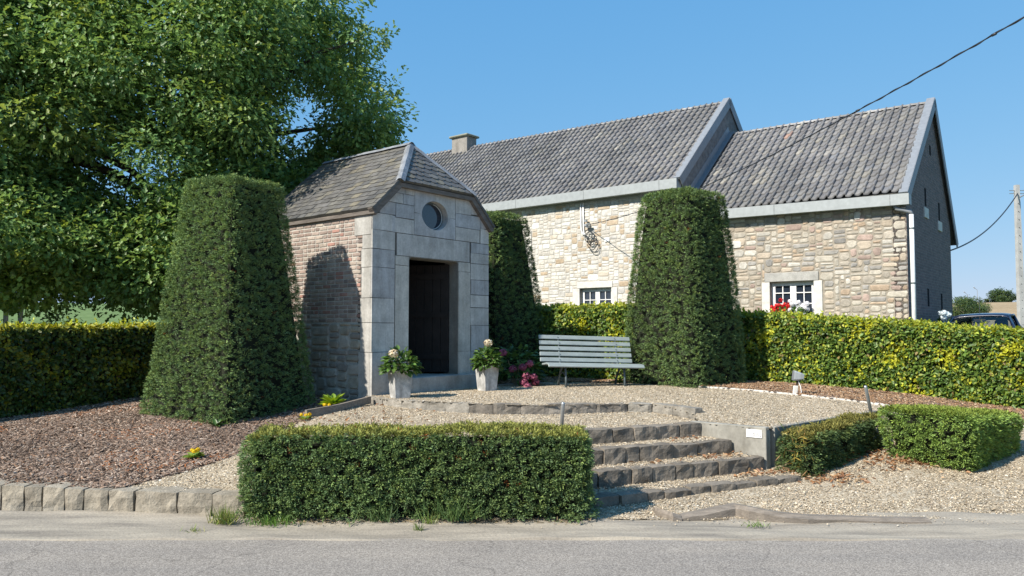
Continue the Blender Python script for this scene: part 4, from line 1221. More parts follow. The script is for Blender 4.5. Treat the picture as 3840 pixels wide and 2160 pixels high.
def ridge_tiles(parent, s0, s1, q, z0, z1):
    mb = MB(); n = int((s1 - s0) / .36); rs = random.Random(4)
    for i in range(n):
        a = s0 + (s1 - s0) * i / n; c = s0 + (s1 - s0) * (i + 1) / n + .02
        V = []
        for s in (a, c):
            z = z0 + (z1 - z0) * (s - s0) / (s1 - s0) + (.012 if s == c else .0)
            for k in range(7):
                t = PI * k / 6
                V.append(HW(s, q - .10 * math.cos(t), z - .045 + .075 * math.sin(t)))
        mb.add(V, [(k, k + 1, 8 + k, 7 + k) for k in range(6)], mixcol(rs, [(.27, .26, .25), (.21, .205, .20), (.33, .32, .31)], [2, 2, 1]))
    mb.build('ridge_tiles', M['tile'], parent)
ridge_tiles(rf2, .15, S1, 3.45, 7.93, 7.96)
def gutter(parent, s0, s1, q0, zt0, zt1, h, seams):
    mb = MB()
    for a, c in zip(seams[:-1], seams[1:]):
        k0, k1 = (a - s0) / (s1 - s0), (c - s0) / (s1 - s0)
        za, zc_ = zt0 + (zt1 - zt0) * k0, zt0 + (zt1 - zt0) * k1
        e = .004
        P = [HW(a + e, q0, za - h), HW(c - e, q0, zc_ - h), HW(c - e, q0, zc_), HW(a + e, q0, za), HW(a + e, q0 + .02, za), HW(c - e, q0 + .02, zc_), HW(c - e, q0 + .02, zc_ - .05), HW(a + e, q0 + .02, za - .05),
             HW(a + e, -.03, za - h + .01), HW(c - e, -.03, zc_ - h + .01)]
        mb.add(P, [(0, 1, 2, 3), (3, 2, 5, 4), (4, 5, 6, 7), (0, 8, 9, 1)])
        mb.add([HW(a + e, q0 + .022, za - .06), HW(c - e, q0 + .022, zc_ - .06), HW(c - e, -.05, zc_ - .06), HW(a + e, -.05, za - .06)], [(0, 1, 2, 3)])
    for s, z in ((s0, zt0), (s1, zt1)):
        mb.add([HW(s, q0, z - h), HW(s, -.03, z - h + .01), HW(s, -.03, z - .02), HW(s, q0, z)], [(0, 1, 2, 3)])
    mb.build('gutter', M['gutter'], parent)
gutter(h2, -.09, 5.55, -.29, 4.853, 4.95, .262, [-.09, .32, 3.1, 5.55])
def verge(parent, s0, s1, pts, w=.16, mat='zinc'):
    """metal verge trim: folded strip along a gable slope"""
    mb = MB()
    for (q0, z0), (q1, z1) in zip(pts[:-1], pts[1:]):
        d = unit(np.array(E1 * (q1 - q0) + EZ * (z1 - z0))); L = math.hypot(q1 - q0, z1 - z0); n = np.cross(d, E2); n = n if n[2] > 0 else -n
        mb.box(HW(s0, q0, z0), d, E2, n, 0, L, 0, s1 - s0, .0, .075); mb.box(HW(s0, q0, z0), d, E2, n, 0, L, -.012, .012, -.19, .070)
    mb.build('verge_trim', M[mat], parent)
verge(h2, -.06, .13, [(-.26, 4.83), (3.45, 7.975)]); verge(h2, -.06, .13, [(3.452, 7.975), (6.42, 4.20)])
mb = MB()
dp = [HW(.25, -.16, 4.60), HW(.22, -.16, 4.53), HW(.02, -.12, 4.46), HW(-.075, -.09, 4.44), HW(-.09, -.085, 4.36)]
mb.tube(dp, .047, 10); mb.build('downpipe_bend', M['zinc'], h2, smooth=True)
mb = MB(); mb.tube([HW(-.09, -.085, 4.37), HW(-.09, -.085, 3), HW(-.085, -.085, .3)], .050, 12)
dpo = mb.build('downpipe', M['white'], h2, smooth=True)
for z in (4.02, 2.72, 1.4):
    mb = MB(); mb.tube([HW(-.09, -.085, z), HW(-.09, -.085, z + .035)], .056, 12); mb.box(HW(-.09, -.085, z), E2, E1, EZ, -.01, .03, .03, .10, 0, .03)
    mb.build('pipe_clip', M['iron'], dpo)
M['dark'] = mat_plain('slit_shade', (.018, .018, .02), .95, 0, .05)  # matte near-black, painted shade for the inside of the gable slits
# slit openings of the gable with pale sills
gN = -E2; gO = HW(S0 - .012, 0, 0)
def gq(u, v):
    p = onpl(u, v, gO, E2); return float(np.dot(p - gO, E1)), float(p[2])
z5 = lambda x, y: (2640 + x * .4658, 350 + y * .4658)
z6 = lambda x, y: (3340 + x * .207, 950 + y * .207)
for top, bot, sill in ((z5(1772, 760), z5(1790, 910), z5(1788, 955)), (z5(1886, 880), z5(1897, 1025), z5(1896, 1062)), (z6(675, 640), z6(690, 960), None), (z6(922, 730), z6(930, 1080), None), (z5(1815, 420), z5(1822, 500), None)):
    q0, zt_ = gq(*top); q1, zb_ = gq(*bot); qc = (q0 + q1) / 2
    sl = MB(); sl.box(gO, E1, E2, EZ, qc - .09, qc + .09, -.007, .02, zb_, zt_)
    sw = sl.build('slit_window', M['dark'], h2)
    if sill:
        zc_ = gq(*sill)[1]
        sl = MB(); sl.bbox(gO, E1, E2, EZ, qc - .26, qc + .26, -.03, .02, zc_ - .17, zc_ + .10, .006); sl.build('sill', M['whitestone'], sw)

# ---- taller house (left)
h1 = thing('stone_house', HW(10, 3, .4), 'taller cream rubble stone house with long tiled roof and chimney', 'house')
T0, T1 = 5.85, 22.0
EV1 = (-.14, 5.96); RA, RB = (3.4, 9.02), (3.4, 9.33)
win1 = (8.23, 9.396, 1.85, 2.925)
mb = MB(); wall_with_hole(mb, T0 + .01, T1, .2, 5.75, 0, .4, win1)
mb.build('wall', M['mortar'], h1)
mb = MB()
mb.prism([(.004, 4.5), (6.8, 4.5), (6.8, 6.0), (3.4, 8.98), (.004, 5.9)], BO + E2 * (T0 - .01), E1, EZ, E2, 0, .35); mb.build('gable_wall', M['slateclad'], h1)
mb = MB(); mb.box(BO, E2, E1, EZ, T0 + .36, T1, 6.5, 6.79, .2, 5.95); mb.box(BO, E2, E1, EZ, T1 - .3, T1 - .002, .402, 6.49, .2, 5.9)
mb.prism([(.4, 5.9), (6.5, 5.9), (3.4, 8.9)], BO + E2 * (T1 - .3), E1, EZ, E2, 0, .28)
mb.build('rear_wall', M['mortar'], h1)
z0 = 1.6; cell = .043; rs = random.Random(77)
rects = [(8.02, win1[0], 1.6, 2.95), (win1[1], 9.663, 1.6, 2.95), (win1[0], win1[1], 1.6, 2.925), (8.18, 9.50, 2.92, 3.13), (11.3, 11.62, 3.2, 4.95)]
CP = [(.59, .55, .485), (.62, .59, .535), (.555, .515, .455), (.50, .40, .29), (.55, .485, .395), (.53, .505, .465), (.43, .335, .235), (.66, .64, .59)]
CWt = [4, 4, 3, 1.5, 1.6, 2.4, .8, 2]
mb = MB()
for (x, y, w, h) in pack(int((14.5 - T0 - .02) / cell), int((5.68 - z0) / cell), grid_blocks(rects, T0 + .02, z0, cell), (3, 9), (2, 5), 23):
    stone_block(mb, BO, E2, EZ, Nw, T0 + .02 + x * cell, T0 + .02 + (x + w) * cell, z0 + y * cell, z0 + (y + h) * cell, .012, rs, mixcol(rs, CP, CWt, .1), .006, .013, .22, .016)
mb.build('rubble_facing', M['stone'], h1)
house_window(h1, win1[0], win1[1], win1[2], win1[3], 2, (8.022, win1[0]), (win1[1], 9.66), (8.185, 9.495, 2.935, 3.13, M['whitestone']), rows=3)
for i, (a, c) in enumerate(((3.22, 3.70), (3.71, 4.28), (4.29, 4.92))):
    mb = MB(); mb.bbox(BO, EZ, E2, E1, a, c, 11.31, 11.56 + .06 * (i % 2), -.026, .05, .006); mb.build('jamb_stone', M['whitestone'], h1)
mb = MB(); mb.bbox(BO, E2, E1, EZ, 8.28, 8.46, -.036, .01, 4.34, 4.46, .004); mb.build('white_plaque', M['white'], h1)
mb = MB(); pantiles(mb, T0 + .10, T1, EV1, RA, RB, .215, 17, 5)
rf1 = mb.build('roof', M['tile'], h1, smooth=True)
mb = MB()
slab(mb, [HW(T0, EV1[0] + .02, EV1[1] - .03), HW(T1, EV1[0] + .02, EV1[1] - .03), HW(T1, 3.4, RB[1] - .04), HW(T0, 3.4, RA[1] - .04)], .06)
slab(mb, [HW(T0, 6.95, 5.9), HW(T1, 6.95, 6.1), HW(T1, 3.4, RB[1] + .02), HW(T0, 3.4, RA[1] + .02)], .06)
mb.build('roof_slab', M['slate'], rf1)
ridge_tiles(rf1, T0 + .12, T1, 3.4, 9.04, 9.35)
gutter(h1, T0 + .02, 21.9, -.30, 5.965, 5.985, .285, [T0 + .02, 6.43, 9.05, 11.75, 14.5, 17.2, 19.9, 21.9])
verge(h1, T0 - .05, T0 + .15, [(-.22, 5.93), (3.4, 9.10)]); verge(h1, T0 - .05, T0 + .15, [(3.402, 9.10), (7.0, 5.88)])
mb = MB()   # lead apron where the lower roof meets the gable
for (q0, z0_), (q1, z1_) in (((-.2, 4.92), (3.45, 7.98)),):
    d = unit(E1 * (q1 - q0) + EZ * (z1_ - z0_)); L = math.hypot(q1 - q0, z1_ - z0_); n = np.cross(d, E2); n = n if n[2] > 0 else -n
    mb.box(HW(T0 - .022, q0, z0_), d, E2, n, 0, L, 0, .012, -.02, .26); mb.box(HW(T0 - .022, q0, z0_), d, E2, n, 0, L, -.15, 0, .055, .067)
mb.build('lead_apron', M['zinc'], h1)
# chimney
cs, cq = 17.45, 3.35
ch = MB(); ch.bbox(HW(cs, cq, 0), E2, E1, EZ, -.43, .43, -.30, .30, 8.4, 9.66, .012, (.27, .25, .225))
co = ch.build('chimney', M['ashlar'], h1)
mb = MB(); mb.bbox(HW(cs, cq, 0), E2, E1, EZ, -.53, .53, -.40, .40, 9.66, 9.75, .03, (.27, .27, .21)); mb.build('cap', M['ashlar'], co)
# bracket, conduit, tangle of cable on the wall
cp = MB()
for dx_ in (-.045, .045):
    cp.tube([HW(9.27 + dx_, -.05, 5.62), HW(9.26 + dx_, -.05, 5.0), HW(9.255 + dx_, -.05, 4.78), HW(9.22 + dx_ * .6, -.06, 4.66), HW(9.12, -.08, 4.60)], .026, 8)
cp.build('conduit_pipe', M['white'], h1, smooth=True)
mb = MB(); mb.box(HW(9.02, 0, 4.9), E2, E1, EZ, -.05, .05, -.14, 0, -.08, .05); mb.box(HW(9.02, 0, 4.9), E2, E1, EZ, -.13, .10, -.17, -.141, -.03, .03)
mb.tube([HW(9.08, -.12, 5.0), HW(9.08, -.12, 5.07)], .06, 10)
mb.build('cable_bracket', M['steel'], h1)
cab = MB(); rs = random.Random(3)
for k in range(5):
    c0 = (9.0 - .05 * k, 4.62 - .13 * k * .8); r = .12 + .05 * rs.random()
    cab.tube([HW(c0[0] + r * math.cos(t) * (1 + .2 * rs.random()), -.10 - .02 * math.sin(2 * t + k), c0[1] - r * 1.1 * math.sin(t)) for t in np.linspace(0, 2 * PI * .95, 18)], .011, 6)
cab.tube([HW(9.12, -.08, 4.60), HW(9.0, -.12, 4.45), HW(8.93, -.14, 4.55), HW(9.02, -.13, 4.9)], .012, 6)
cab.build('cable_coil', M['cable'], h1)
# ================================================================== CLIPPED GREENS
def green_pal(*cols): return np.array(cols)
YEW = green_pal((.096, .143, .054), (.116, .166, .058), (.075, .117, .047), (.138, .182, .058), (.099, .147, .068))
YW = [3, 3, 2, 1.2, 2]
BEE = green_pal((.11, .185, .035), (.155, .235, .042), (.075, .14, .032), (.29, .35, .055), (.44, .44, .06), (.21, .16, .06))
BW = [4, 4, 3, 2.0, .9, .3]

def topiary_points(n, ctr, zb, zt, b2, t2, rot, nexp, dens_side=(1, 1, 1, 1, 1), tiltx=0.0, power=1.0):
    """random points and normals on a clipped, tapered, softened box. b2, t2: half sizes at foot and top"""
    H = zt - zb
    mx, my = (b2[0] + t2[0]) / 2, (b2[1] + t2[1]) / 2
    ar = np.array([2 * my * H, 2 * my * H, 2 * mx * H, 2 * mx * H, 4 * t2[0] * t2[1]]) * np.array(dens_side)
    face = rng.choice(5, n, p=ar / ar.sum())
    a = rng.uniform(-1, 1, n); c = rng.uniform(-1, 1, n)
    q = np.zeros((n, 3))
    for f in range(5):
        m = face == f
        if f == 0: q[m] = np.stack([np.ones(m.sum()), a[m], c[m]], 1)
        if f == 1: q[m] = np.stack([-np.ones(m.sum()), a[m], c[m]], 1)
        if f == 2: q[m] = np.stack([a[m], np.ones(m.sum()), c[m]], 1)
        if f == 3: q[m] = np.stack([a[m], -np.ones(m.sum()), c[m]], 1)
        if f == 4: q[m] = np.stack([a[m], c[m], np.ones(m.sum())], 1)
    return topiary_map(q, ctr, zb, zt, b2, t2, rot, nexp, tiltx, power)

def topiary_map(q, ctr, zb, zt, b2, t2, rot, nexp, tiltx=0.0, power=1.0):
    H = zt - zb
    # the vertical rounding is kept to a fixed fraction of the width
    zq = np.maximum(0, (q[:, 2] + 1) / 2)
    rr = min(1.0, 1.6 * min(t2) / H)
    zz = np.clip((zq - (1 - rr)) / rr, 0, 1)
    nm = (np.abs(q[:, 0]) ** nexp + np.abs(q[:, 1]) ** nexp + zz ** nexp) ** (1 / nexp)
    x, y = q[:, 0] / nm, q[:, 1] / nm
    z2 = zz / nm
    zq = np.where(zz > 0, (1 - rr) + rr * z2, zq)
    h = zq ** power
    hx = b2[0] + (t2[0] - b2[0]) * h; hy = b2[1] + (t2[1] - b2[1]) * h
    L = np.stack([x * hx, y * hy, zb + H * zq + tiltx * x * hx], 1)
    nx = np.sign(x) * np.abs(x) ** (nexp - 1) / hx; ny = np.sign(y) * np.abs(y) ** (nexp - 1) / hy
    nz = z2 ** (nexp - 1) / (rr * H) + np.abs(nx) * (b2[0] - t2[0]) / H + np.abs(ny) * (b2[1] - t2[1]) / H
    n = unit(np.stack([nx, ny, nz], 1))
    ca, sa = math.cos(rot), math.sin(rot)
    R = np.array([[ca, -sa, 0], [sa, ca, 0], [0, 0, 1]])
    return L @ R.T + np.array([ctr[0], ctr[1], 0]), n @ R.T

def core(name, parent, mat, shrink, *args, **kw):
    k = 14; g = np.linspace(-1, 1, k); A, Bq = np.meshgrid(g, g); A = A.ravel(); Bq = Bq.ravel(); o = np.ones(A.size)
    Q = [np.stack([o, A, Bq], 1), np.stack([-o, A, Bq], 1), np.stack([A, o, Bq], 1), np.stack([A, -o, Bq], 1), np.stack([A, Bq, o], 1)]
    idx = np.arange(k * k).reshape(k, k)
    f1 = np.stack([idx[:-1, :-1], idx[:-1, 1:], idx[1:, 1:], idx[1:, :-1]], -1).reshape(-1, 4)
    V, F = [], []
    for i, q in enumerate(Q):
        p, n = topiary_map(q, *args, **kw)
        V.append(p - n * shrink); F.append(f1 + i * k * k)
    return np_mesh(name, np.concatenate(V), np.concatenate(F), np.full((5 * k * k, 3), .03), mat, parent)

def yew_mass(name, label, cat, ctr, zb, zt, b2, t2, rot, nexp=10, tuft=330, blades=13, L=.05, Wd=.0135, dens=(1, 1, 1, 1, 1), tiltx=0., power=1., group=None, top_col=(.17, .19, .045), top_mix=.5, rust=.0015, rough=.013, tone=1.0, seed=0., wild=0.0, clip=None, tint=(1, 1, 1)):
    root = thing(name, (ctr[0], ctr[1], zb), label, cat, group)
    args = (ctr, zb, zt, b2, t2, rot, nexp, tiltx, power)
    H = zt - zb; ar = 2 * H * (b2[0] + t2[0]) + 2 * H * (b2[1] + t2[1]) + 4 * t2[0] * t2[1]
    n = int(ar * tuft)
    P, Nn = topiary_points(n, ctr, zb, zt, b2, t2, rot, nexp, dens, tiltx, power)
    if clip is not None: m = clip(P); P, Nn = P[m], Nn[m]; n = len(P)
    lo = vnoise(P, 3.2, seed + 1)[:, None]; hi = vnoise(P, 11, seed + 2)[:, None]
    off = rough * (.9 * lo + .8 * hi) + rng.normal(size=(n, 1)) * .007
    low = np.clip(1 - (P[:, 2] - zb) / (H * .35), 0, 1)[:, None]
    off = off + wild * low * rng.normal(size=(n, 1)) * .03
    P = P + Nn * off
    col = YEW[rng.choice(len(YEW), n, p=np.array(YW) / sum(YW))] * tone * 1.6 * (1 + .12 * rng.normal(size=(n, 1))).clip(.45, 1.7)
    col = col * (1 + .18 * vnoise(P, 1.3, seed + 7)[:, None])
    tp = np.clip((Nn[:, 2:] - .55) * 2.5, 0, 1) * top_mix
    col = col * (1 - tp) + np.array(top_col) * tp * (1 + .25 * rng.normal(size=(n, 1))).clip(.4, 1.6)
    col = col * np.array(tint)
    rm = (rng.random(n) < rust * (1 + 2.5 * (vnoise(P, 2.1, seed + 4) > .45)))
    col[rm] = np.array([.24, .085, .03]) * (.6 + .6 * rng.random((rm.sum(), 1)))
    k = blades
    # each tuft: a leaning shoot with needles to its sides
    lean = unit(Nn * .8 + np.array([0, 0, .15]) + rng.normal(size=(n, 3)) * .30)
    Pb = np.repeat(P, k, 0); Lb = np.repeat(lean, k, 0)
    tpos = rng.random((n * k, 1))
    rnd = rand_unit(n * k)
    A = unit(Lb * .75 + rnd * .85)
    Pb = Pb + Lb * (tpos * .045 - .012) + rnd * .012
    C = np.repeat(col, k, 0) * (1 + .10 * rng.normal(size=(n * k, 1))).clip(.5, 1.6)
    C = C * (.85 + .35 * tpos)
    A = unit(A * [1, 1, .6] + Lb * [.3, .3, 0]); Un = unit(rand_unit(n * k) * .8 + np.array([0, 0, .75]) + Lb * .45)
    leaves('foliage', Pb, A, Un, L * (.7 + .6 * rng.random(n * k)), Wd * (.7 + .6 * rng.random(n * k)), C.clip(0, 1), M['yew'], root, 'rhomb', .3)
    core('inner_branches', root, M['twig'], .09, *args)
    return root

def beech_hedge(name, label, ctr, zb, zt, b2, t2, rot, dens=1900, nexp=14, tiltx=0., group=None, dside=(1, 1, 1, 1, 1), L=.062, seed=0., top_col=(.42, .43, .05), top_mix=.65, sprout=1.0, smooth=1.0, tone=1.0):
    root = thing(name, (ctr[0], ctr[1], zb), label, 'hedge', group)
    H = zt - zb; ar = 2 * H * (b2[0] + t2[0]) + 2 * H * (b2[1] + t2[1]) + 4 * t2[0] * t2[1]
    n = int(ar * dens)
    P, Nn = topiary_points(n, ctr, zb, zt, b2, t2, rot, nexp, dside, tiltx)
    off = (.035 * vnoise(P, 2.6, seed)[:, None] + .03 * vnoise(P, 9, seed + 2)[:, None] + rng.normal(size=(n, 1)) * .022) * smooth
    P = P + Nn * off
    w = np.array(BW) / sum(BW)
    col = BEE[rng.choice(len(BEE), n, p=w)]
    yc = (vnoise(P, 4.5, seed + 5) + .35 * rng.normal(size=n)) > .62
    col[yc] = np.array([.44, .45, .035])
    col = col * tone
    tp = (np.clip((Nn[:, 2:] - .35) * 2, 0, 1) * top_mix) * (rng.random((n, 1)) < .8)
    col = col * (1 - tp) + np.array(top_col) * tp
    col = col * (1 + .22 * rng.normal(size=(n, 1))).clip(.5, 1.6)
    rnd = rand_unit(n)
    A = unit(Nn * .45 * smooth + np.array([0, 0, -.35]) + rnd * .9)
    up = unit(Nn * .9 + np.array([0, 0, .55 * smooth]) + rand_unit(n) * .75)
    Ls = L * (.6 + .7 * rng.random(n))
    # upright young shoots along the top
    m = int(ar * 10 * sprout)
    Pt, Nt = topiary_points(m * 6, ctr, zb, zt, b2, t2, rot, nexp, (0.02, .02, .02, .02, 1), tiltx)
    keep = Nt[:, 2] > .5; Pt = Pt[keep][:m]
    if len(Pt):
        k = 5
        hh = rng.random((len(Pt), 1)) ** 2 * .14
        Q = np.repeat(Pt, k, 0) + np.array([0, 0, 1]) * np.repeat(hh, k, 0) * rng.random((len(Pt) * k, 1)) + rng.normal(size=(len(Pt) * k, 3)) * .015
        cc = np.array([.46, .50, .05]) * (1 + .2 * rng.normal(size=(len(Q), 1))).clip(.6, 1.4)
        P = np.concatenate([P, Q]); A = np.concatenate([A, unit(rand_unit(len(Q)) + [0, 0, .6])]); up = np.concatenate([up, rand_unit(len(Q))])
        Ls = np.concatenate([Ls, L * .75 * np.ones(len(Q))]); col = np.concatenate([col, cc])
    leaves('foliage', P, A, up, Ls, Ls * .62, col.clip(0, 1), M['beech'], root, 'hex', .16)
    core('inner_branches', root, M['twig'], .07, ctr, zb, zt, b2, t2, rot, nexp, tiltx)
    return root

GY = 'clipped yew columns round the chapel'
yew_mass('yew_column', 'tall clipped yew tapering upwards to the left of the chapel', 'topiary', (-4.02, 10.95), .26, 3.76, (.86, .86), (.46, .46), math.radians(-28), 22, 620, 16, .033, .0100, group=GY, seed=1., power=1.0, tone=1.08, top_mix=.25)
yew_mass('yew_column', 'clipped yew standing behind the chapel, partly in its shadow', 'topiary', (-.42, 15.3), .6, 3.93, (.86, .86), (.50, .50), math.radians(-39), 16, 430, 15, .037, .011, group=GY, seed=11., power=1.3, top_mix=.25)
yew_mass('yew_column', 'clipped yew with rounded top to the right of the bench', 'topiary', (3.13, 13.86), .58, 4.12, (.80, .80), (.54, .54), math.radians(-49), 12, 520, 16, .034, .0104, group=GY, seed=21., power=1.5, tone=1.0, top_mix=.2)
# front hedge: lower edge ragged
yew_mass('yew_hedge', 'long low yew hedge clipped flat on top along the road', 'hedge', (-.82, 6.83), .05, .735, (1.47, .29), (1.475, .262), 0.0, 22, 900, 17, .030, .0092, dens=(.9, .8, .35, 1.25, 1.1), seed=31., rust=.004, rough=.03, wild=1.5, top_mix=.9, tone=.92, top_col=(.24, .24, .06))
g_ang = math.atan2(GD[1], GD[0])
mid = WALL0 + GD * .98 + np.array([GD[1], -GD[0]]) * .27
yew_mass('yew_hedge', 'short shaded yew hedge with a yellowed end next to the concrete wall', 'hedge', tuple(mid), .04, .535, (.86, .165), (.88, .17), g_ang, 18, 800, 15, .034, .0100, dens=(1, 1, .6, 1, 1), tiltx=.05, seed=41., rust=.005, rough=.03, wild=1.2, top_mix=.8, top_col=(.20, .17, .045), tone=.66)  # leaf colour darkened by tone to carry the shade of this hedge
yew_mass('yew_block', 'broad bright green yew block clipped like a cushion on the gravel', 'topiary', (5.16, 9.02), .08, .675, (.58, .37), (.83, .50), math.radians(40), 16, 900, 15, .032, .0096, dens=(1, 1, .5, 1, 1), tiltx=-.07, power=.5, seed=51., rust=.001, rough=.012, tone=1.12, tint=(1.08, 1.08, .72), top_mix=.75, top_col=(.16, .19, .045))
# dead yellowish twigs at the end of the short hedge
n = 150
base = WALL0 + GD * .12 + np.array([GD[1], -GD[0]]) * .30
P = np.column_stack([base[0] + rng.normal(size=n) * .07, base[1] + rng.normal(size=n) * .06, rng.uniform(.08, .58, n)])
tag(leaves('dry_twigs', P, unit(rng.normal(size=(n, 3)) + [-.5, -.6, .2]), rand_unit(n), .11 * (.5 + rng.random(n)), .012, pick([(.40, .30, .07), (.30, .27, .06), (.36, .22, .09), (.12, .16, .04)], [3, 2, 2, 2], n), M['leaf'], None, 'rhomb', .2),
    'dry yellow twigs sticking out of the bare end of the short hedge', 'twigs')

# beech hedges
a_e2 = math.atan2(-E2[1], -E2[0])
GH = 'beech hedges enclosing the terrace'
def along(p0, p1): 
    p0, p1 = np.array(p0), np.array(p1); d = p1 - p0; return tuple((p0 + p1) / 2), np.linalg.norm(d) / 2, math.atan2(d[1], d[0])
c, hl, an = along((4.05, 15.02), (12.2, 9.25))
beech_hedge('beech_hedge', 'long sunlit beech hedge with yellow leaves below the houses on the right', c, .34, 1.60, (hl, .36), (hl, .34), an, 1500, 18, tiltx=-.078, group=GH, dside=(.6, .6, .35, 1.35, 1), L=.068, seed=3., sprout=1.2)
c, hl, an = along((-.6, 16.85), (3.2, 13.72))
beech_hedge('beech_hedge', 'beech hedge behind the bench, its left part in shadow', c, .62, 2.08, (hl, .30), (hl, .28), an, 1300, 18, group=GH, dside=(.6, .6, .3, 1.2, 1), L=.066, seed=13., sprout=.6)
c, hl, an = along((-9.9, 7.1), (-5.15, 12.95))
beech_hedge('beech_hedge', 'shaded beech hedge with sunlit yellow top at the left edge', c, .16, 1.66, (hl, .34), (hl, .32), an, 1500, 24, tiltx=0.012, group=GH, dside=(.5, .5, .5, 1.3, 1.2), L=.066, seed=23., sprout=1.0, top_col=(.42, .40, .05), top_mix=.9, smooth=.3, tone=.5)  # tone puts the shade of the front into the leaf colour, top left bright

# ================================================================== OAK
def tree_crown(name, parent, clumps, L, mat, pal, wts, per=230, shape='oak', droop=.35, spray=14, gaps=(), seed=0.):
    Ps, As, Us, Cs, Ls = [], [], [], [], []
    for (cx, cy, cz, r) in clumps:
        n = int(per * (r / .6) ** 2)
        d = rand_unit(n); u = rng.random((n, 1)) ** .33
        p = np.array([cx, cy, cz]) + d * u * r * np.array([1, 1, .52])
        out = unit(d * [1, 1, .5])
        tone = np.array(pal)[rng.choice(len(pal), p=np.array(wts) / sum(wts))]
        c = tone * .55 + np.array(pal)[rng.choice(len(pal), n, p=np.array(wts) / sum(wts))] * .45
        young = (d[:, 2] > .25) & (rng.random(n) < .34)
        c[young] = c[young] * .4 + np.array([.22, .27, .04]) * .6
        Ps.append(p); As.append(unit(out * .8 + rand_unit(n) * .7 + [0, 0, -droop])); Us.append(unit(rand_unit(n) * .7 + [0, 0, .9] + out * .35)); Cs.append(c); Ls.append(np.full(n, L))
        for _ in range(2):      # leafy shoots that break the outline
            dd = unit(rng.normal(size=3) * [1, 1, .6] + [0, 0, .15]); k = spray
            t = np.linspace(.75, 1.4, k)[:, None] * r
            p = np.array([cx, cy, cz]) + dd * t * [1, 1, .75] + rng.normal(size=(k, 3)) * .05
            Ps.append(p); As.append(unit(dd + rand_unit(k) * .9)); Us.append(unit(rand_unit(k) * .6 + [0, 0, 1])); Ls.append(np.full(k, L * .9)); Cs.append(np.repeat(tone[None], k, 0) * 1.1)
    P, A, U, C, Lq = map(np.concatenate, (Ps, As, Us, Cs, Ls))
    n = len(P)
    C = C * (1 + .2 * rng.normal(size=(n, 1))).clip(.5, 1.6)
    Lq = Lq * (.65 + .6 * rng.random(n))
    return leaves(name, P, A, U, Lq, Lq * .68, C.clip(0, 1), mat, parent, shape, .18)

OAKP = [(.145, .25, .075), (.18, .29, .08), (.118, .215, .078), (.235, .335, .088), (.295, .365, .08)]
OKW = [4, 3.5, 3, 1.8, .7]
oak = thing('oak_tree', (-6.5, 15.6, .5), 'large spreading oak towering over the left hedge and the chapel roof', 'tree')
ells = [(-6.7, 15.6, 6.2, 3.9, 3.4, 3.9, 250), (-10.6, 14.8, 5.9, 3.0, 2.8, 3.9, 200), (-4.72, 16.2, 6.5, 1.72, 1.9, 3.0, 110), (-9.3, 12.9, 3.3, 2.5, 1.5, 1.15, 80), (-6.3, 13.9, 3.3, 2.1, 1.4, 1.2, 64), (-12.5, 13.0, 4.0, 2.0, 1.8, 1.8, 22), (-3.9, 14.9, 4.55, 1.0, .7, .55, 9), (-4.9, 16.4, 3.9, 1.4, 1.2, 1.2, 16), (-8.2, 13.9, 2.7, 2.4, 1.1, .75, 46), (-5.9, 14.4, 2.8, 1.5, 1.0, .85, 30), (-7.5, 16.5, 3.2, 2.5, 1.5, 1.0, 30), (-6.9, 13.2, 5.6, 3.4, .9, 3.1, 78), (-10.3, 12.6, 5.4, 2.4, .9, 3.0, 52), (-5.1, 14.3, 6.3, 1.3, .8, 2.6, 26), (-10.8, 14.0, 3.2, 1.6, 1.2, .9, 22)]
lines = [((-800 / 2850, 1.0, (1225 - 455) / 2850), .36), ((-1500 / 2850, 1.0, (1225 - 665) / 2850), .20)]   # two windows of sky through the boughs
clumps = []
ors = random.Random(42)
for (cx, cy, cz, rx, ry, rz, cnt) in ells:
    k = 0
    while k < cnt * .62:
        d = np.array([ors.gauss(0, 1) for _ in range(3)]); d /= np.linalg.norm(d)
        f = ors.uniform(.45, 1.0) ** .6
        p = np.array([cx + d[0] * rx * f, cy + d[1] * ry * f, cz + d[2] * rz * f])
        if p[2] < 2.15 or p[2] > 10.2: k += .2; continue
        r = ors.uniform(.55, 1.05)
        # keep clear of chapel roof, yew and of the open gaps between boughs
        ok = True
        for dv, rad in lines:
            dv = np.array(dv); t = np.dot(p - CPOS, dv) / np.dot(dv, dv)
            if np.linalg.norm(p - CPOS - dv * t) < rad + r * .55: ok = False
        rel = p - cO; rr_, ss_ = np.dot(rel, E1), np.dot(rel, E2)
        if -.9 < rr_ < 3.4 and -.5 < ss_ < 3.7 and p[2] < 5.6 - .75 * max(0, abs(rr_ - 1.3) - .3): ok = False
        k += 1 if ok else .25
        if ok: clumps.append((p[0], p[1], p[2], r))
tree_crown('crown', oak, clumps, .112, M['oak'], OAKP, OKW, 195)
tk = MB()
tp = [(-6.5, 15.6, .3), (-6.52, 15.58, .9), (-6.45, 15.6, 2.2), (-6.6, 15.55, 3.6), (-6.55, 15.6, 5.2), (-6.7, 15.6, 7.2), (-6.6, 15.7, 9.0)]
tk.tube(tp, [.50, .38, .33, .30, .23, .14, .05], 12); tk.build('trunk', M['bark'], oak, smooth=True)
bm_ = MB()
far = sorted(clumps, key=lambda c: ors.random())[:60]
starts = [np.array(t) for t in tp[2:6]]
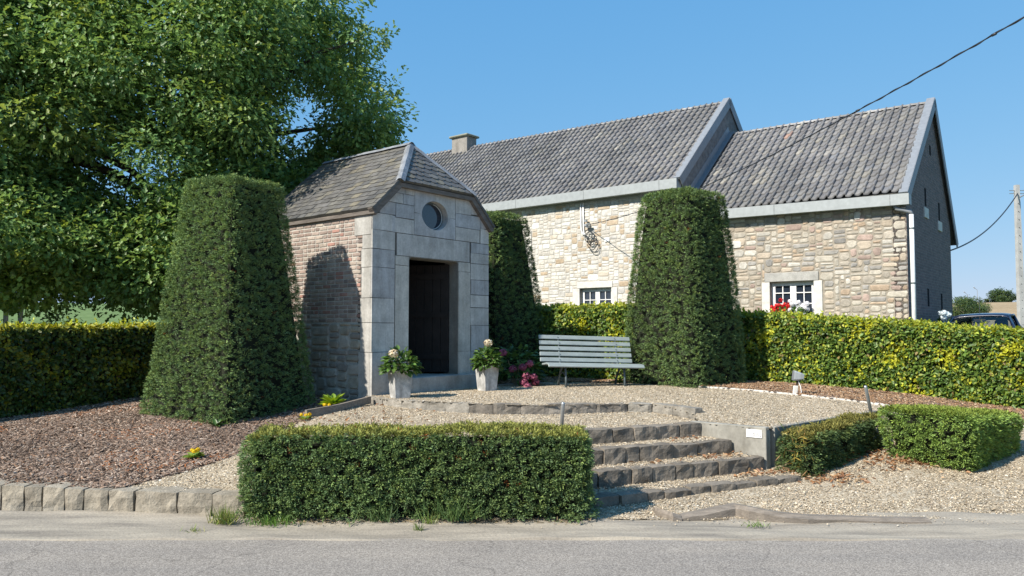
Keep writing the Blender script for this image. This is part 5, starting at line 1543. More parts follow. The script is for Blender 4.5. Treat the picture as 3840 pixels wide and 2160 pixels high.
for i, c in enumerate(far):
    e = np.array(c[:3]); s = min(starts, key=lambda q: abs(q[2] - (e[2] - .8 - .2 * np.linalg.norm((e - q)[:2])))); L = np.linalg.norm(e - s)
    m1 = s + (e - s) * .4 + np.array([ors.uniform(-.3, .3), ors.uniform(-.3, .3), .12 * L * ors.random()]); m2 = s + (e - s) * .75 + np.array([ors.uniform(-.25, .25), ors.uniform(-.25, .25), .08 * L * ors.random()])
    r0 = .035 + .014 * L
    bm_.tube([s, m1, m2, e], [r0, r0 * .7, r0 * .4, .012], 7)
    for _ in range(3):
        a = m2 if ors.random() < .6 else m1; q = min(clumps, key=lambda z: np.linalg.norm(np.array(z[:3]) - a) + ors.random() * 1.2)
        bm_.tube([a, (a + np.array(q[:3])) / 2 + np.array([0, 0, .1]), np.array(q[:3])], [r0 * .38, r0 * .25, .007], 5)
bm_.build('limbs', M['bark'], oak, smooth=True)

# ================================================================== DISTANT AND BACK-GARDEN PLANTING
def small_tree(name, label, cat, base, h0, cz, rx, rz, ncl, L, pal, per=90, trunk=.1, group=None, ry=None, trunk_mat='bark'):
    root = thing(name, base, label, cat, group); b = np.array(base); ry = ry or rx
    cl = []
    for i in range(ncl):
        d = np.array([ors.gauss(0, 1) for _ in range(3)]); d /= np.linalg.norm(d); f = ors.uniform(.3, 1) ** .5
        cl.append((b[0] + d[0] * rx * f, b[1] + d[1] * ry * f, cz + d[2] * rz * f, ors.uniform(.28, .45) * min(rx, rz * 1.3)))
    tree_crown('crown', root, cl, L, M['oak'], pal, [1] * len(pal), per * (.6 / (.36 * min(rx, rz * 1.3))) ** 2, 'hex', .2, 6)
    if trunk:
        t = MB(); t.tube([b + [0, 0, -.2], b + [0, 0, (cz - b[2]) * .6], [b[0], b[1], cz + rz * .4]], [trunk, trunk * .8, trunk * .3], 7)
        for k in range(4):
            q = np.array(cl[k][:3]); t.tube([[b[0], b[1], b[2] + (cz - b[2]) * .55], q], [trunk * .5, trunk * .15], 5)
        t.build('trunk', M[trunk_mat], root)
    return root
FARP = [(.07, .12, .045), (.085, .14, .05), (.06, .10, .045)]
zg = lambda x, y: float(zterr(np.array(x), np.array(y)))
def at(u, D): return ((u - 1920) / F_PX * D, D)
x, y = at(3618, 70); small_tree('leafy_shrub', 'round bushy shrub beyond the gable, between house and stubble field', 'shrub', (x, y, zg(x, y)), 0, 3.25, 1.75, 1.35, 70, .10, FARP, 210, .09)
GF = 'trees on the horizon'
x, y = at(3757, 240); small_tree('distant_tree', 'broad distant tree on the skyline above the stubble field', 'tree', (x, y, zg(x, y)), 0, 11.9, 3.5, 2.3, 60, .36, FARP, 90, .35, GF, trunk_mat='whitestone')
x, y = at(3694, 242); small_tree('distant_tree', 'small dark distant tree left of the broad skyline tree', 'tree', (x, y, zg(x, y)), 0, 9.9, 1.5, 1.3, 24, .34, [(.05, .08, .035), (.06, .09, .04)], 40, .2, GF)
x, y = at(3838, 238); small_tree('distant_tree', 'distant tree cut by the concrete pole at the right edge', 'tree', (x, y, zg(x, y)), 0, 11.6, 1.9, 2.0, 26, .36, FARP, 80, .2, GF)
def far_hedge(u0, u1, D, h, label):
    (x0, y0), (x1, y1) = at(u0, D), at(u1, D)
    root = thing('field_hedge', ((x0 + x1) / 2, y0, zg((x0 + x1) / 2, y0)), label, 'hedge', 'hedges on the skyline')
    n = int(abs(x1 - x0) * 420); X = rng.uniform(x0, x1, n); Y = y0 + rng.normal(size=n) * .7
    Z = zterr(X, Y) + rng.random(n) * h * (1 + .15 * np.sin(X * 1.3))
    leaves('foliage', np.column_stack([X, Y, Z]), rand_unit(n), rand_unit(n), .5, .34, pick(FARP, [1, 1, 1], n), M['oak'], root, 'hex', .2)
    b = MB(); b.wbox(x0, x1, y0 - .3, y0 + .3, zg(x0, y0) - .5, zg(x0, y0) + h * .8, (.03, .03, .02)); b.build('inner_branches', M['twig'], root)
far_hedge(3708, 3850, 236, 1.1, 'long low hedge on the skyline behind the stubble field')
far_hedge(3636, 3672, 239, .8, 'short piece of hedge on the skyline beside the two lamp posts')
GLp = 'far lamp posts'
for u, hh, lab in ((3630, 3.4, 'shorter straight far lamp post on the skyline'), (3667, 5.0, 'taller far lamp post with bent arm on the skyline')):
    x, y = at(u, 262); z = zg(x, y)
    r = thing('street_lamp', (x, y, z), lab, 'street lamp', GLp)
    m = MB(); m.tube([(x, y, z), (x, y, z + hh + 2.2)], [.12, .08], 6); m.build('pole', M['steel'], r)
    m = MB(); m.tube([(x, y, z + hh + 2.2), (x - .7, y, z + hh + 2.8)], [.07, .06], 6); m.build('arm', M['steel'], r)
    m = MB(); m.bbox((x - .7, y, z + hh + 2.8), (-.8, 0, .6), (0, 1, 0), (.6, 0, .8), 0, .8, -.15, .15, -.08, .08, .03); m.build('lamp_head', M['steel'], r)
for i, (u, D, rx) in enumerate(((15, 236, 4.0), (95, 240, 3.2), (190, 238, 4.5))):
    x, y = at(u, D); small_tree('distant_tree', ['dark distant tree at the far left of the green field', 'low dark distant tree second from the left on the skyline', 'wide dark distant tree under the lowest oak boughs'][i], 'tree', (x, y, zg(x, y)), 0, 8.9, rx, 1.1, 18, .55, [(.05, .08, .04), (.06, .095, .045)], 40, .2, GF)
small_tree('grey_shrub', 'low grey green shrub just behind the left hedge', 'shrub', (-9.4, 15.6, .4), 0, 1.35, 1.3, .80, 26, .06, [(.16, .19, .13), (.13, .17, .10), (.20, .22, .16)], 90, .04)
# grey steel frame behind the left hedge
pg = thing('pergola', (-10.8, 16, .4), 'grey flat steel frame on square posts behind the left hedge', 'pergola')
m = MB(); p0 = onpl(-60, 1120, (0, 16, 0), (0, 1, 0)); p1 = onpl(128, 1122, (0, 16, 0), (0, 1, 0)); m.wbox(p0[0], p1[0], 15.95, 16.1, p0[2] - .09, p0[2] + .09); m.build('beam', M['zinc'], pg)
for u in (22, 77):
    q = onpl(u, 1150, (0, 16, 0), (0, 1, 0)); m = MB(); m.wbox(q[0] - .03, q[0] + .03, 15.97, 16.05, .3, p0[2] - .09); m.build('post', M['zinc'], pg)

# ================================================================== BENCH
bw = math.radians(14.5)
bO = np.array([1.36, 13.18, .655])
bench = thing('park_bench', bO, 'grey green slatted park bench on dark iron legs', 'bench')
tilt = math.radians(-1.6)
bx = np.array([math.cos(bw) * math.cos(tilt), math.sin(bw) * math.cos(tilt), math.sin(tilt)]); by = np.array([-math.sin(bw), math.cos(bw), 0]); bz = np.cross(bx, by)
BL = .865
def slat(q0, z0, ang, w, th, name, x0=-BL, x1=BL):
    """slat across the bench: centre depth q0, height z0, leaning ang from horizontal"""
    d = by * math.cos(ang) + bz * math.sin(ang); n = -by * math.sin(ang) + bz * math.cos(ang)
    m = MB(); m.bbox(bO + by * q0 + bz * z0, bx, d, n, x0, x1, -w / 2, w / 2, -th / 2, th / 2, .008)
    return m.build(name, M['bench'], bench)
for i, (q, z) in enumerate(((-.24, .395), (-.165, .40), (-.09, .395), (-.015, .387), (.06, .38))): slat(q, z, math.radians(-4 if i > 1 else 3), .068, .032, 'seat_slat')
slat(-.285, .372, math.radians(60), .055, .03, 'seat_slat')
for i in range(5):
    t = i / 4; slat(.135 + .13 * t, .455 + .385 * t, math.radians(72), .074, .028, 'back_slat', -BL - .02, BL - .05)
for sx in (-.53, .53):
    m = MB(); o = bO + bx * sx
    m.tube([o + by * -.24 + bz * .0, o + by * -.22 + bz * .16, o + by * -.19 + bz * .30, o + by * -.16 + bz * .365], [.022, .018, .02, .022], 8)
    m.tube([o + by * .20 + bz * .0, o + by * .15 + bz * .15, o + by * .06 + bz * .28, o + by * -.02 + bz * .36], [.022, .018, .02, .022], 8)
    m.tube([o + by * -.27 + bz * .362, o + by * .0 + bz * .358, o + by * .09 + bz * .36, o + by * .15 + bz * .46, o + by * .285 + bz * .87], [.017, .018, .02, .018, .013], 8)
    m.tube([o + by * -.2 + bz * .2, o + by * -.05 + bz * .25, o + by * .11 + bz * .21], [.011, .011, .011], 6)
    m.build('leg_frame', M['iron'], bench, smooth=True)
    for q in (-.24, .20):
        m = MB(); m.bbox(o + by * q, bx, by, bz, -.04, .04, -.055, .045, -.02, .014, .005); m.build('foot', M['iron'], bench)
for i in range(5):
    t = i / 4
    for sx in (-.53, .53):
        m = MB(); c = bO + bx * (sx + .02 * math.sin(i * 3)) + by * (.118 + .13 * t) + bz * (.458 + .385 * t); m.tube([c, c - by * .008 + bz * .003], [.008, .007], 7); m.build('bolt', M['iron'], bench)

# ================================================================== POTS AND PLANTS
def flower_head(name, c, r, pal, parent, n=150, L=.026):
    d = rand_unit(n); P = np.array(c) + d * r * (.75 + .3 * rng.random((n, 1))) * [1, 1, .85]
    A = unit(np.cross(d, rand_unit(n))); cols = pick(pal, [1] * len(pal), n, .12)
    o = leaves(name, P - A * L * .5, A, d, L, L * .85, cols.clip(0, 1), M['petal'], parent, 'hex', .1)
    return o
def bush_leaves(name, c, r, rz, n, L, pal, parent, mat='leaf', lift=.3, floor=None):
    d = rand_unit(n); d[:, 2] = np.abs(d[:, 2]) * 1.1 - lift; d = unit(d)
    P = np.array(c) + d * np.array([r, r, rz]) * (rng.random((n, 1)) ** .35)
    out = unit(d * [1, 1, .35])
    Ls = L * (.65 + .6 * rng.random(n))
    A = unit(out * 1.0 + rand_unit(n) * .45 + [0, 0, -.15]); U = unit(d * .5 + [0, 0, .8] + rand_unit(n) * .45)
    return leaves(name, P, A, U, Ls, Ls * .68, pick(pal, [1] * len(pal), n, .2).clip(0, 1), M[mat], parent, 'hex', .2)
HYD = [(.065, .13, .03), (.09, .17, .035), (.05, .10, .025), (.12, .20, .045)]
CREAM = [(.78, .70, .52), (.70, .58, .38), (.82, .76, .62), (.55, .40, .24)]
def pot_mesh():
    m = MB(); b, t, h, w = .108, .140, .40, .018
    def ring(s, z): return [(-s, -s, z), (s, -s, z), (s, s, z), (-s, s, z)]
    V = ring(b, 0) + ring(t, h) + ring(t - w, h) + ring(t - w - .004, h - .07)
    F = [(3, 2, 1, 0)]
    for k in range(3):
        for i in range(4): F.append((k * 4 + i, k * 4 + (i + 1) % 4, k * 4 + 4 + (i + 1) % 4, k * 4 + 4 + i))
    m.add(V, F); return m
p1 = np.array([-1.60, 10.93, .668]); p2 = np.array([-.40, 12.22, .672])
pot = thing('planter', p1, 'square tapered cement planter at the kerb, blotched with white', 'planter', 'planters by the chapel door', math.radians(30))
pot_mesh().build('pot', M['pot'], pot, world=False)
m = MB(); m.wbox(-.115, .115, -.115, .115, .31, .335); m.build('soil', M['soil'], pot, world=False)
pot2 = copy_tree(pot); pot2.location = tuple(p2); pot2.rotation_euler[2] = math.radians(38); pot2['label'] = 'square tapered cement planter to the right of the chapel door, nearer the bench'
def hydrangea_pot(base, r, fl, lab):
    h = thing('potted_hydrangea', base + [0, 0, .33], lab, 'hydrangea', 'hydrangeas in the planters')
    bush_leaves('foliage', base + [0, 0, .45], r, .24, 400, .092, HYD, h, lift=.45)
    m = MB()
    for k in range(7):
        a = k * .9; m.tube([base + [0, 0, .33], base + [math.cos(a) * r * .6, math.sin(a) * r * .6, .56]], [.007, .004], 5)
    m.tube([base + [0, 0, .33], base + np.array(fl) * [.7, .7, 1] + [0, 0, -.03]], [.006, .005], 5)
    m.build('stem', M['straw'], h); flower_head('flower', base + np.array(fl), .072, CREAM, h)
hydrangea_pot(p1, .25, (-.07, -.17, .64), 'leafy hydrangea with a cream bloom in front, in the blotched planter by the kerb')
hydrangea_pot(p2, .205, (.02, -.03, .76), 'leafy hydrangea with one cream bloom on top, in the planter near the bench')
ph = thing('pink_hydrangea', (.08, 13.45, .66), 'hydrangea bush with dull pink blooms in the shade beside the chapel', 'hydrangea')
bush_leaves('foliage', (.05, 13.5, .95), .50, .42, 420, .12, HYD, ph, lift=.55)
for c in ((-.16, 13.12, 1.25), (.02, 13.08, .97), (.18, 13.05, 1.0), (.30, 13.08, 1.06), (.24, 13.0, .86), (.36, 13.05, .84), (.20, 13.0, .75), (.40, 13.1, .75), (.26, 12.98, .68)):
    flower_head('flower', c, .075, [(.40, .11, .17), (.46, .16, .22), (.33, .08, .14)], ph, 130, .032)
m = MB()
for k in range(9): a = k * .7; m.tube([(.08, 13.5, .62), (.08 + .3 * math.cos(a), 13.5 + .3 * math.sin(a), 1.1)], [.008, .005], 5)
m.build('stem', M['straw'], ph)

def rosette(name, label, cat, c, r, n, L, pal, flowers=None, group=None, up=.5):
    root = thing(name, c, label, cat, group); c = np.array(c)
    a = rng.random(n) * 2 * PI; el = rng.uniform(.1, 1.1, n) * up * 1.6
    A = np.stack([np.cos(a) * np.cos(el), np.sin(a) * np.cos(el), np.sin(el)], 1); P = c + A * r * .15 * rng.random((n, 1))
    U = unit(np.stack([-np.cos(a) * .5, -np.sin(a) * .5, np.ones(n)], 1) + rand_unit(n) * .3)
    Ls = L * (.6 + .6 * rng.random(n))
    leaves('foliage', P, A, U, Ls, Ls * .42, pick(pal, [1] * len(pal), n, .15).clip(0, 1), M['leaf'], root, 'hex', .25)
    if flowers:
        for f in range(flowers[0]):
            d = rng.normal(size=2) * r * .35; flower_head('flower', c + [d[0], d[1], L * .5 + .02], .022, flowers[1], root, 40, .02)
    return root
BRI = [(.22, .34, .03), (.30, .42, .04), (.16, .27, .03)]
rosette('plantain_lily', 'bright yellow green plantain lily at the chapel corner', 'plant', (-2.50, 10.75, .59), .2, 60, .19, BRI, up=.55)
YEL = [(.75, .55, .02), (.80, .62, .03)]
GP = 'primroses in the bark bed'
rosette('primrose', 'yellow primrose rosette alone in the middle of the bark bed', 'primrose', (-3.33, 8.05, float(zslope(np.array(-3.33), np.array(8.05))) + .02), .1, 34, .11, [(.14, .24, .04), (.20, .30, .05)], (4, YEL), GP, .3)
rosette('primrose', 'yellow primrose rosette by the gravel edge near the tall yew', 'primrose', (-2.62, 9.72, float(zslope(np.array(-2.62), np.array(9.72))) + .02), .09, 26, .09, [(.16, .26, .04), (.26, .30, .05)], (3, YEL), GP, .3)
rosette('primrose', 'small yellow primrose beside the edging plank', 'primrose', (-2.46, 10.1, .60), .06, 16, .07, BRI, (3, YEL), GP, .3)
rosette('weed', 'small green weed at the foot of the tall left yew', 'weed', (-3.75, 9.72, .42), .08, 16, .12, HYD, None, None, .5)
rosette('bed_plant', 'small leafy plant in the bed under the bench end', 'plant', (1.92, 13.75, .68), .1, 30, .13, HYD, None, None, .6)

def grass_tuft(name, label, c, n, h, spread, pal, lean=.5, cat='grass tuft'):
    P = np.array(c) + np.column_stack([rng.normal(size=(n, 2)) * [spread, spread * .5], np.zeros(n)])
    A = unit(rng.normal(size=(n, 3)) * [lean, lean, .2] + [0, -.1, 1])
    return tag(leaves(name, P, A, rand_unit(n), h * (.5 + .7 * rng.random(n)), .006, pick(pal, [1] * len(pal), n, .2).clip(0, 1), M['leaf'], None, 'strap', .1), label, cat)
GRS = [(.14, .22, .04), (.20, .26, .06), (.30, .30, .10)]
grass_tuft('grass_tuft', 'tall grass tuft where the kerb stones meet the front hedge', (-2.42, 6.50, .02), 160, .17, .055, GRS)
grass_tuft('grass_tuft', 'low green grass tuft under the left end of the front hedge', (-2.0, 6.47, .02), 190, .09, .10, [(.10, .20, .03), (.14, .24, .05)])
grass_tuft('grass_tuft', 'single thin grass sprig on the dusty verge', (-.76, 6.28, .01), 34, .09, .02, [(.22, .28, .10), (.16, .22, .06)])
grass_tuft('grass_tuft', 'short grass tuft at the dusty front hedge foot, beside the sprig', (-.70, 6.46, .02), 36, .12, .03, GRS)
grass_tuft('grass_tuft', 'fine yellowish grass in the slanting joint of the verge', (-2.58, 6.28, .0), 40, .07, .05, GRS, .8)
grass_tuft('grass_tuft', 'sparse green grass in front of the bowed timber', (2.02, 6.40, .02), 60, .05, .06, [(.14, .22, .05)], .8)
grass_tuft('horsetail', 'wiry horsetail clump growing out of the middle of the front hedge', (-.48, 6.50, .05), 150, .26, .10, [(.09, .16, .05), (.12, .20, .06)], .45, 'weed')
grass_tuft('horsetail', 'wiry horsetail clump low in the left half of the front hedge', (-1.12, 6.50, .04), 90, .2, .08, [(.09, .16, .05), (.11, .18, .06)], .45, 'weed')
P = np.column_stack([rng.uniform(-2.2, .7, 700), rng.normal(6.55, .05, 700), np.full(700, .03)])
tag(leaves('hedge_litter', P, rand_unit(700) * [1, 1, .4], unit(rand_unit(700) + [0, 0, 1]), .05, .009, pick([(.30, .22, .14), (.20, .14, .09), (.38, .30, .2)], [1, 1, 1], 700), M['straw'], None, 'rhomb', .2), 'brown dry litter along the foot of the front hedge', 'litter', kind='stuff')

# ================================================================== SMALL FURNITURE
fl = thing('garden_spotlight', (4.42, 11.95, .64), 'small white garden spotlight on a stake before the right hedge', 'spotlight')
fo = np.array([4.42, 11.95, .62]); 
m = MB(); m.bbox(fo, (1, 0, 0), (0, 1, 0), (0.12, 0, 1), -.035, .035, -.02, .02, -.05, .15, .006); m.build('base_block', M['whitestone'], fl)
m = MB(); m.bbox(fo + [.03, 0, .1], (1, 0, 0), (0, 1, 0), (.12, 0, 1), -.012, .012, -.012, .012, 0, .13, .003); m.build('stake', M['doorwood'], fl)
m = MB(); hd = fo + [.055, 0, .30]; ax = unit(np.array([.95, -.15, -.12])); up_ = unit(np.cross(np.cross(ax, EZ), ax)); sd_ = np.cross(up_, ax)
V = []
for x, hw, hh in ((-.07, .062, .078), (-.05, .062, .078), (.03, .05, .06), (.085, .035, .04)):
    for a, c in ((-1, -.7), (-.7, -1), (.7, -1), (1, -.7), (1, .7), (.7, 1), (-.7, 1), (-1, .7)): V.append(hd + ax * x + sd_ * hw * a + up_ * hh * c)
m.add(V, [tuple(range(7, -1, -1)), tuple(range(24, 32))] + [(k * 8 + i, k * 8 + (i + 1) % 8, k * 8 + 8 + (i + 1) % 8, k * 8 + 8 + i) for k in range(3) for i in range(8)])
m.build('lamp_head', M['gutter'], fl)
m = MB(); m.box(hd, ax, sd_, up_, -.078, -.071, -.056, .056, -.070, .070); m.build('lamp_glass', M['zinc'], fl)
m = MB(); m.tube([fo + [.04, -.03, .02], fo + [.09, -.04, .05], fo + [.08, -.02, .15], fo + [.05, 0, .24]], .006, 6); m.build('wire', M['white'], fl)
GPs = 'steel handrail stumps'
m = MB(); m.tube([(.53, 8.34, .45), (.553, 8.28, .845), (.554, 8.277, .862)], [.021, .021, .017], 10); tag(m.build('steel_post', M['steel'], smooth=True), 'upright grey steel stump behind the front hedge', 'post', GPs)
m = MB(); m.tube([(4.56, 9.6, .30), (4.395, 9.5, .93), (4.39, 9.497, .95)], [.021, .021, .017], 10); tag(m.build('steel_post', M['steel'], smooth=True), 'leaning grey steel stump behind the short hedge', 'post', GPs)

# flowers at the window of the lower house
wb = thing('window_box', HW(2.78, -.12, 1.78), 'brown flower box on the sill under the right window', 'window box')
m = MB(); m.bbox(BO, E2, E1, EZ, 2.26, 3.32, -.24, -.04, 1.75, 1.93, .008); m.build('box', M['doorwood'], wb)
def bloom(name, label, s0, s1, pal, n, zc_):
    r = thing(name, HW((s0 + s1) / 2, -.12, 1.9), label, 'geranium', 'geraniums in the window box')
    k = 120; P = np.array([HW(rng.uniform(s0, s1), rng.uniform(-.22, -.02), 1.97 + rng.random() * .26) for _ in range(k)])
    leaves('foliage', P, rand_unit(k), unit(rand_unit(k) + [0, 0, .6]), .07, .06, pick([(.08, .16, .03), (.11, .2, .04)], [1, 1], k), M['leaf'], r, 'hex', .15)
    for i in range(n):
        flower_head('flower', HW(rng.uniform(s0, s1), -.10 + rng.normal() * .07, zc_ + .12 * rng.normal() * .8), .045 + .02 * rng.random(), pal, r, 46, .04)
bloom('red_geranium', 'red geranium in the window box, left half', 2.82, 3.28, [(.62, .02, .025), (.72, .05, .04)], 30, 2.19)
bloom('white_geranium', 'white geranium in the window box, right half', 2.34, 2.84, [(.82, .80, .82), (.88, .87, .88)], 32, 2.17)
m = MB(); c = HW(2.38, -.26, 2.02); nn = 12
V = [c + .055 * np.array([math.sin(PI * j / 8) * math.cos(2 * PI * i / nn), math.sin(PI * j / 8) * math.sin(2 * PI * i / nn), math.cos(PI * j / 8)]) for j in range(9) for i in range(nn)]
m.add(V, [(j * nn + i, j * nn + (i + 1) % nn, (j + 1) * nn + (i + 1) % nn, (j + 1) * nn + i) for j in range(8) for i in range(nn)])
m.tube([c - [0, 0, .05], HW(2.38, -.20, 1.8)], .006, 5)
tag(m.build('garden_ball', M['steel'], smooth=True), 'silver ball ornament on a stick beside the white geranium', 'ornament')
wh = thing('white_hydrangea', HW(-.5, 2.0, .5), 'white hydrangea against the dark gable of the lower house', 'hydrangea')

for q_ in (1.2, 1.9, 2.6): bush_leaves('foliage', HW(-.42, q_, 1.3), .42, .66, 220, .12, [(.04, .09, .025), (.055, .11, .03)], wh, lift=.6)
for i in range(15):
    a = rng.uniform(-1.1, .9); c = HW(-.52 + rng.normal() * .06, 1.75 + a * .85, 1.99 - .20 * (a + 1.1) / 2 + rng.normal() * .07); flower_head('flower', c, .075, [(.72, .78, .80), (.66, .72, .74)], wh, 70, .05)
m = MB(); m.tube([HW(-.55, 2.0, .4), HW(-.55, 2.0, 1.4)], [.03, .02], 6); m.build('stem', M['straw'], wh)

# ------------------------------------------------------------------ pole and cables
px, py = at(3829, 30)
pole = thing('utility_pole', (px, py, .4), 'pale square concrete utility pole at the right edge', 'pole')
m = MB(); zt_ = 1.65 + (1235 - 690) / 2850 * 30
V = [(px + sx * w, py + sy * w, z) for z, w in ((.2, .115), (zt_, .075)) for sx, sy in ((-1, -1), (1, -1), (1, 1), (-1, 1))]
m.add(V, [(0, 1, 5, 4), (1, 2, 6, 5), (2, 3, 7, 6), (3, 0, 4, 7), (4, 5, 6, 7)]); m.build('shaft', M['poleconcrete'], pole)
m = MB()
for dz in (.22, .34): m.tube([(px - .3, py, zt_ - dz), (px + .3, py, zt_ - dz)], .014, 6)
m.tube([(px + .05, py - .1, zt_ - .5), (px + .2, py - .1, zt_ - .42)], .03, 6)
m.build('bracket', M['steel'], pole)
m = MB()
for z in np.arange(1.2, zt_ - .5, .32): m.tube([(px - .02, py - .118, z), (px - .02, py - .05, z)], .012, 6)
m.build('hole_row', M['joint'], pole)
def cable(name, label, A, B, sag, r, n=60, strands=1, t1=1.0):
    A, B = np.array(A, float), np.array(B, float); m = MB()
    ts = np.linspace(0, t1, n); path = [A + (B - A) * t - EZ * sag * 4 * t * (1 - t) for t in ts]
    m.tube(path, r, 7)
    if strands > 1:
        d = unit(B - A); u = unit(np.cross(d, EZ)); w = np.cross(u, d)
        hx = []
        for i, t in enumerate(np.linspace(0, t1, n * 6)):
            p = A + (B - A) * t - EZ * sag * 4 * t * (1 - t); ph_ = t * np.linalg.norm(B - A) / .55 * 2 * PI
            hx.append(p + (u * math.cos(ph_) + w * math.sin(ph_)) * r * 1.2)
        m.tube(hx, r * .75, 5)
        for k in range(9):
            t = t1 * (k + .5) / 9; p = A + (B - A) * t - EZ * sag * 4 * t * (1 - t); m.tube([p - d * .03, p + d * .03], r * 1.9, 6)
    return tag(m.build(name, M['cable'], smooth=True), label, 'cable')
cA = HW(9.02, -.17, 4.9); cB = onpl(3840, 64, (0, 8, 0), (0, 1, 0))
cable('service_cable', 'thick twisted black cable running from the taller house over the road', cA, cB, .36, .0085, 60, 2, 1.35)
cC = onpl(3816, 726, (px, py - .1, 0), (0, 1, 0)); cD = HW(S0, 5.75, 1.65 + (1235 - 931) / 2850 * 21.9)
cable('overhead_wire', 'slack dark wire between the concrete pole and the dark gable', cD, cC, .35, .022, 30)

# ================================================================== CAR
cx_, cy_ = 11.55, 18.6
hd_ = math.atan2(-.80, -.60)
car = thing('parked_car', (cx_, cy_, .52), 'dark blue hatchback parked behind the right hedge', 'car')
fx_ = np.array([math.cos(hd_), math.sin(hd_), 0]); sx_ = np.array([-fx_[1], fx_[0], 0])
ux_ = unit(EZ + sx_ * -.035); sx_ = unit(np.cross(ux_, fx_)); 
CZ = np.array([cx_, cy_, .58])
KC = lambda x, y, z: CZ + fx_ * x + sx_ * y + ux_ * z
M['carpaint'] = mat_plain('navy_paint', (.010, .016, .040), .3, .0, .5, .6)
M['rubber'] = mat_plain('rubber', (.02, .02, .02), .8)
M['carglass'] = mat_plain('tinted_glass', (.05, .06, .065), .06, 0, .6)
def clear_glass():
    m, nt, b = newmat('windscreen_glass')
    g = N(nt, 'ShaderNodeBsdfGlossy', i_Roughness=.02); t = N(nt, 'ShaderNodeBsdfTransparent'); t.inputs[0].default_value = (.72, .78, .78, 1)
    mx = N(nt, 'ShaderNodeMixShader'); mx.inputs[0].default_value = .10
    nt.links.new(t.outputs[0], mx.inputs[1]); nt.links.new(g.outputs[0], mx.inputs[2])
    nt.links.new(mx.outputs[0], nt.nodes['Material Output'].inputs[0]); return m
M['clear'] = clear_glass()
# lower body: lofted sections
m = MB(); st = [(-2.0, .60, .30, .80), (-1.9, .78, .22, .98), (-1.2, .86, .20, .96), (0, .88, .20, .94), (.9, .87, .20, .92), (1.5, .82, .22, .84), (1.95, .70, .28, .70), (2.05, .55, .34, .62)]
V = []
for x, hw, zb_, zt2 in st:
    for a, c in ((-.86, 0), (-1, .18), (-1, .62), (-.95, .86), (-.82, 1), (.82, 1), (.95, .86), (1, .62), (1, .18), (.86, 0)): V.append(KC(x, hw * a, zb_ + (zt2 - zb_) * c))
m.add(V, [(k * 10 + i, k * 10 + (i + 1) % 10, k * 10 + 10 + (i + 1) % 10, k * 10 + 10 + i) for k in range(len(st) - 1) for i in range(10)] + [tuple(range(9, -1, -1)), tuple((len(st) - 1) * 10 + i for i in range(10))])
m.build('body', M['carpaint'], car, smooth=True)
m = MB()      # roof skin, softly domed
rx = [-1.55, -1.35, -.9, -.3, .25, .42]; rz_ = [1.34, 1.41, 1.455, 1.47, 1.445, 1.405]; rw = [.52, .56, .60, .62, .60, .57]
ys = [-1, -.93, -.75, -.4, 0, .4, .75, .93, 1]; yd = [-.075, -.035, -.012, 0, .004, 0, -.012, -.035, -.075]
V = [KC(x, w * y, z + d) for x, z, w in zip(rx, rz_, rw) for y, d in zip(ys, yd)]
k9 = len(ys)
V += [p - ux_ * .035 for p in V]; o9 = len(rx) * k9
Fq = [(a * k9 + i, a * k9 + i + 1, (a + 1) * k9 + i + 1, (a + 1) * k9 + i) for a in range(len(rx) - 1) for i in range(k9 - 1)]
Fq += [tuple(o9 + q for q in f[::-1]) for f in Fq]
Fq += [((len(rx) - 1) * k9 + i, (len(rx) - 1) * k9 + i + 1, o9 + (len(rx) - 1) * k9 + i + 1, o9 + (len(rx) - 1) * k9 + i) for i in range(k9 - 1)]
m.add(V, Fq); m.build('roof', M['carpaint'], car, smooth=True)
m = MB()
for s in (-1, 1):
    m = MB()
    m.tube([KC(.38, s * .58, 1.36), KC(.8, s * .68, 1.12), KC(1.15, s * .74, .90)], [.035, .04, .045], 6)
    m.tube([KC(-.45, s * .62, 1.40), KC(-.45, s * .78, .93)], [.035, .045], 6); m.tube([KC(-1.5, s * .55, 1.33), KC(-1.85, s * .70, .97)], [.05, .08], 6)
    m.tube([KC(.38, s * .585, 1.37), KC(-.45, s * .625, 1.405), KC(-1.5, s * .56, 1.33)], [.028, .03, .03], 6)
    m.build('pillar', M['carpaint'], car, smooth=True)
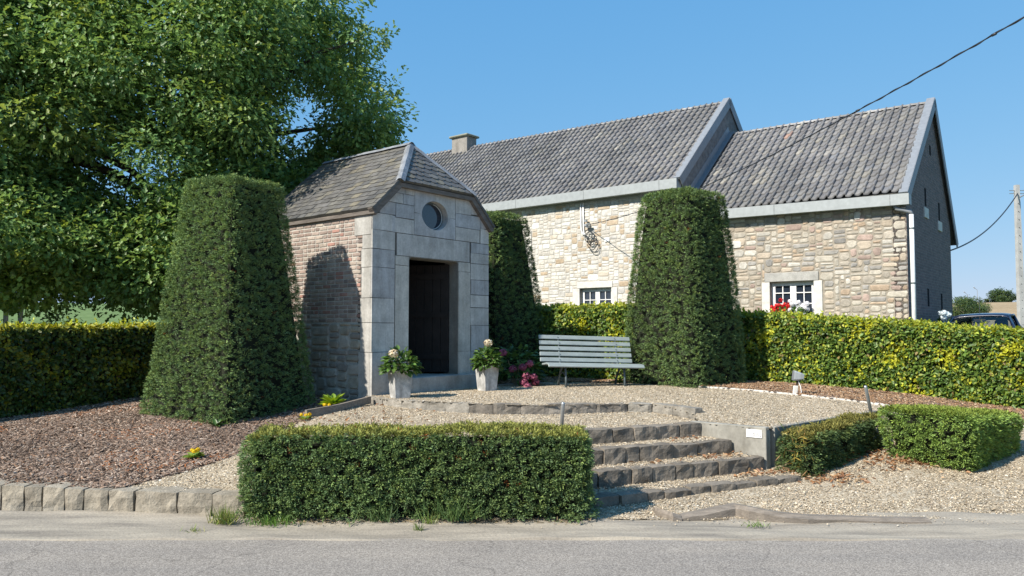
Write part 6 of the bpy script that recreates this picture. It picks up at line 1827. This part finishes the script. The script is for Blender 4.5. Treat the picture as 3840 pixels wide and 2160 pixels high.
m = MB(); V = [KC(x, y * w, z - .025 * y * y) for x, w, z in ((.40, .57, 1.385), (.78, .65, 1.14), (1.14, .72, .905)) for y in (-1, -.5, 0, .5, 1)]
m.add(V, [(a * 5 + i, a * 5 + i + 1, a * 5 + 6 + i, a * 5 + 5 + i) for a in range(2) for i in range(4)]); m.build('windscreen', M['clear'], car, smooth=True)
m = MB(); m.add([KC(-1.5, -.52, 1.32), KC(-1.5, .52, 1.32), KC(-1.88, .64, .98), KC(-1.88, -.64, .98)], [(0, 1, 2, 3)]); m.build('rear_window', M['clear'], car)
for s in (-1, 1):
    m = MB(); m.add([KC(.36, s * .60, 1.35), KC(-1.48, s * .58, 1.31), KC(-1.8, s * .72, .95), KC(1.05, s * .76, .90)], [(0, 1, 2, 3)]); m.build('side_window', M['clear'], car)
for s in (-.38, .38):
    m = MB(); m.bbox(KC(-.1, s, 0), sx_, fx_, ux_, -.24, .24, -.12, .05, .5, 1.06, .04); m.bbox(KC(-.17, s, 0), sx_, fx_, ux_, -.14, .14, -.06, .05, 1.07, 1.30, .045)
    m.build('seat', M['rubber'], car)
m = MB(); m.bbox(KC(.52, 0, 1.27), sx_, fx_, ux_, -.13, .13, -.02, .02, -.04, .04, .018); m.tube([KC(.50, 0, 1.30), KC(.44, 0, 1.37)], .012, 5); m.build('rear_view_mirror', M['rubber'], car)
for s in (-1, 1):
    m = MB(); m.bbox(KC(.85, s * .90, .97), sx_, fx_, ux_, -.10, .10, -.05, .05, -.06, .07, .03); m.build('wing_mirror', M['carpaint'], car)
    m = MB(); m.bbox(KC(1.98, s * .55, .66), sx_, fx_, ux_, -.15, .15, -.06, .05, -.07, .06, .02); m.build('headlight', M['carglass'], car)
    for xw in (-1.25, 1.28):
        m = MB(); c = KC(xw, s * .80, .30); m.tube([c - sx_ * .10, c + sx_ * .10], .30, 20); w_ = m.build('wheel', M['rubber'], car)
        m = MB(); m.tube([c - sx_ * .106, c + sx_ * .106], .19, 16); m.build('rim', M['steel'], w_)
m = MB(); m.tube([KC(-.55, -.1, 1.46), KC(-.95, -.1, 1.92)], [.008, .004], 5); m.build('antenna', M['cable'], car)
